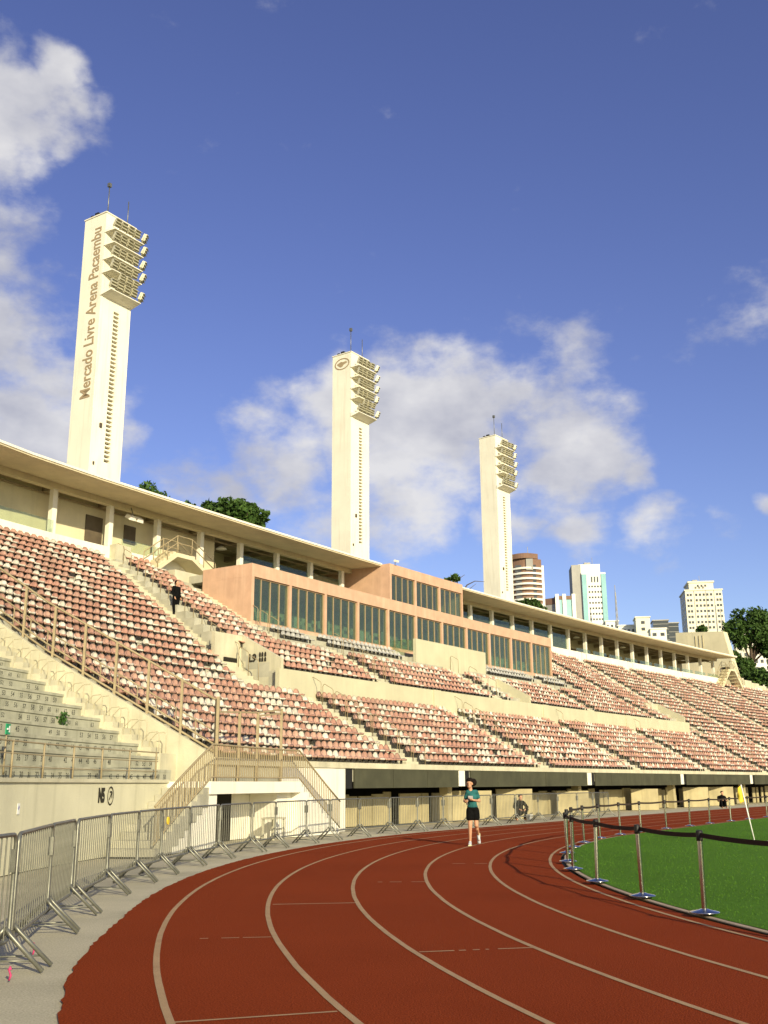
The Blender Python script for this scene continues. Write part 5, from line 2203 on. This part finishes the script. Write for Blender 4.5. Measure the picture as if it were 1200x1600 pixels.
body('hair', b_hair, M_hair, run, .010, 2)
mb = MB(); mb.box((.03, -.137, 1.215), (.13, .012, .12), Matrix.Rotation(.12, 3, 'X'))
mb.build('shirt_print', M_greyc, run, bevel=.004)
mb = MB()
for x in (-.035, .03):
    mb.box((HD.x - .018 + x, HD.y - .088 + abs(x) * .2, HD.z + .012), (.026, .012, .012))
mb.build('eyes', M_hair, run)


def b_shoe1(bm):
    capsule(bm, (.0, .055, .055), (-.025, -.15, .045), .045, .042)
    capsule(bm, (.0, .03, .08), (-.01, -.04, .09), .042, .036)


body('shoe', b_shoe1, M_shoe, run, .010, 3)


def b_shoe2(bm):
    capsule(bm, (.232, .36, .26), (.255, .33, .07), .042, .045)
    capsule(bm, (.235, .32, .25), (.25, .28, .15), .042, .036)


body('shoe', b_shoe2, M_shoe, run, .010, 3)
mb = MB(); mb.box((-.012, -.05, .013), (.085, .27, .026), Matrix.Rotation(-.12, 3, 'Z')); mb.build('sole', M_shoe_s, run, bevel=.01)
mb = MB(); mb.box((.245, .392, .165), (.085, .026, .27), Matrix.Rotation(.12, 3, 'X')); mb.build('sole', M_shoe_s, run, bevel=.01)

# ---- crouched person behind the barriers, white bucket in front
g = P(10.0, 1.9)
cr = empty('person', g, math.radians(12), 'person in dark clothes crouching behind the barriers over a white bucket', 'person')


def b_cr(bm):
    head_shapes(bm, (.02, -.1, .98), (.15, -1, -.35), 1.08)
    capsule(bm, (0, .02, .82), (.01, -.04, .92), .06, .055)
    capsule(bm, (0, .05, .72), (0, .16, .35), .15, .15)
    for q in (-1, 1):
        capsule(bm, (q * .1, .14, .32), (q * .24, -.22, .48), .085, .065)
        capsule(bm, (q * .24, -.22, .48), (q * .2, -.06, .1), .06, .04)
        capsule(bm, (q * .2, -.06, .06), (q * .22, -.24, .045), .045, .04)
        capsule(bm, (q * .2, .04, .76), (q * .3, -.12, .58), .06, .048)
        capsule(bm, (q * .3, -.12, .58), (q * .12, -.34, .48), .045, .032)
        hand(bm, (q * .12, -.34, .48), (-q * .4, -.7, -.2), (0, 0, -1))


body('body', b_cr, M_skin, cr, .014, 4)


def b_crc(bm):
    capsule(bm, (0, .05, .72), (0, .16, .35), .175, .18)
    capsule(bm, (-.17, .04, .78), (.17, .04, .78), .08, .08)
    for q in (-1, 1):
        capsule(bm, (q * .1, .14, .32), (q * .24, -.22, .48), .105, .085)
        capsule(bm, (q * .24, -.22, .48), (q * .2, -.06, .1), .08, .06)
        capsule(bm, (q * .2, .04, .76), (q * .3, -.12, .58), .08, .066)
        capsule(bm, (q * .3, -.12, .58), (q * .15, -.3, .5), .064, .05)


body('clothes', b_crc, M_blackc, cr, .016, 5)


def b_crh(bm):
    ellip(bm, (.015, -.06, 1.05), (.1, .11, .085))


body('hair', b_crh, M_hair, cr, .014, 3)
bk = empty('bucket', P(10.0, 1.45), 0, 'white plastic bucket in front of the crouching person', 'bucket')
mb = MB(); mb.lathe([(0, .01), (.13, .01), (.165, .26), (.175, .265), (.165, .27), (.15, .25), (.12, .03), (0, .03)], 16)
mb.build('pail', M_signw, bk)
mb = MB(); mb.tube([(.165, 0, .25), (.14, -.1, .16), (0, -.17, .13), (-.14, -.1, .16), (-.165, 0, .25)], .005, 4)
mb.build('handle', M_steel, bk)

# ---- person walking on the aisle steps
pz = z_left(int((15.2 - D0) / DEP))
i_ = 18
sw = empty('person', label='person dressed in black standing on the aisle steps among the seats', cat='person', M=frame(s_l9(row_d(i_)) + .1, row_d(i_) + .2, z_left(i_)))


def b_sw(bm):
    head_shapes(bm, (0, -.02, 1.55), (.5, -1, 0), 1.08)
    capsule(bm, (0, 0, 1.36), (0, -.01, 1.48), .058, .052)
    capsule(bm, (0, 0, 1.25), (0, .01, .95), .13, .13)
    for q in (-1, 1):
        capsule(bm, (q * .09, 0, .88), (q * .1, -.02 * q, .46), .085, .06)
        capsule(bm, (q * .1, -.02 * q, .46), (q * .1, .03 * q, .08), .056, .036)
        capsule(bm, (q * .1, .03 * q, .04), (q * .11, -.13 + .03 * q, .035), .04, .036)
        capsule(bm, (q * .19, 0, 1.34), (q * .24, .03, 1.08), .05, .04)
        capsule(bm, (q * .24, .03, 1.08), (q * .2, -.1, .86), .038, .028)
        hand(bm, (q * .2, -.1, .86), (0, -.4, -.9), (-q, 0, 0))


body('body', b_sw, M_skin, sw, .014, 4)


def b_swc(bm):
    capsule(bm, (0, 0, 1.26), (0, .01, .92), .155, .165)
    capsule(bm, (-.17, 0, 1.34), (.17, 0, 1.34), .075, .075)
    for q in (-1, 1):
        capsule(bm, (q * .09, 0, .9), (q * .1, -.02 * q, .46), .11, .085)
        capsule(bm, (q * .1, -.02 * q, .46), (q * .1, .03 * q, .1), .08, .065)
        capsule(bm, (q * .19, 0, 1.34), (q * .24, .03, 1.08), .07, .06)
        capsule(bm, (q * .24, .03, 1.08), (q * .205, -.08, .9), .058, .048)


body('clothes', b_swc, M_blackc, sw, .016, 5)


def b_swh(bm):
    ellip(bm, (0, .015, 1.60), (.095, .11, .1))


body('hair', b_swh, M_hair, sw, .014, 3)

# ---- person sitting low in front of the far hoardings
g = gnd(1139, 1262)
fs_ = empty('person', P(36.5, .9), math.radians(-20), 'person in dark clothes sitting on the ground by the far hoardings', 'person')


def b_fs(bm):
    head_shapes(bm, (.06, -.05, .92), (.7, -.7, -.1), 1.08)
    capsule(bm, (.03, 0, .76), (.05, -.03, .86), .06, .055)
    capsule(bm, (.02, 0, .66), (0, .1, .22), .15, .16)
    for q in (-1, 1):
        capsule(bm, (q * .1, .08, .16), (q * .12 + .1, -.34, .46), .085, .065)
        capsule(bm, (q * .12 + .1, -.34, .46), (q * .12 + .14, -.5, .08), .06, .042)
        capsule(bm, (q * .12 + .14, -.5, .05), (q * .12 + .2, -.66, .045), .045, .04)
        capsule(bm, (q * .2, .02, .68), (q * .26 + .05, -.1, .45), .06, .048)
        capsule(bm, (q * .26 + .05, -.1, .45), (q * .1 + .15, -.32, .5), .045, .032)
        hand(bm, (q * .1 + .15, -.32, .5), (.4, -.7, 0), (0, 0, -1))


body('body', b_fs, M_skin, fs_, .016, 4)


def b_fsc(bm):
    capsule(bm, (.02, 0, .66), (0, .1, .2), .175, .19)
    capsule(bm, (-.16, .02, .7), (.18, .0, .7), .08, .08)
    for q in (-1, 1):
        capsule(bm, (q * .1, .08, .16), (q * .12 + .1, -.34, .46), .105, .085)
        capsule(bm, (q * .12 + .1, -.34, .46), (q * .12 + .14, -.5, .12), .08, .06)
        capsule(bm, (q * .2, .02, .68), (q * .26 + .05, -.1, .45), .08, .066)


body('clothes', b_fsc, M_blackc, fs_, .018, 5)


def b_fsh(bm):
    ellip(bm, (.045, -.015, .99), (.1, .11, .09))


body('hair', b_fsh, M_hair, fs_, .016, 3)
bpy.context.view_layer.update()
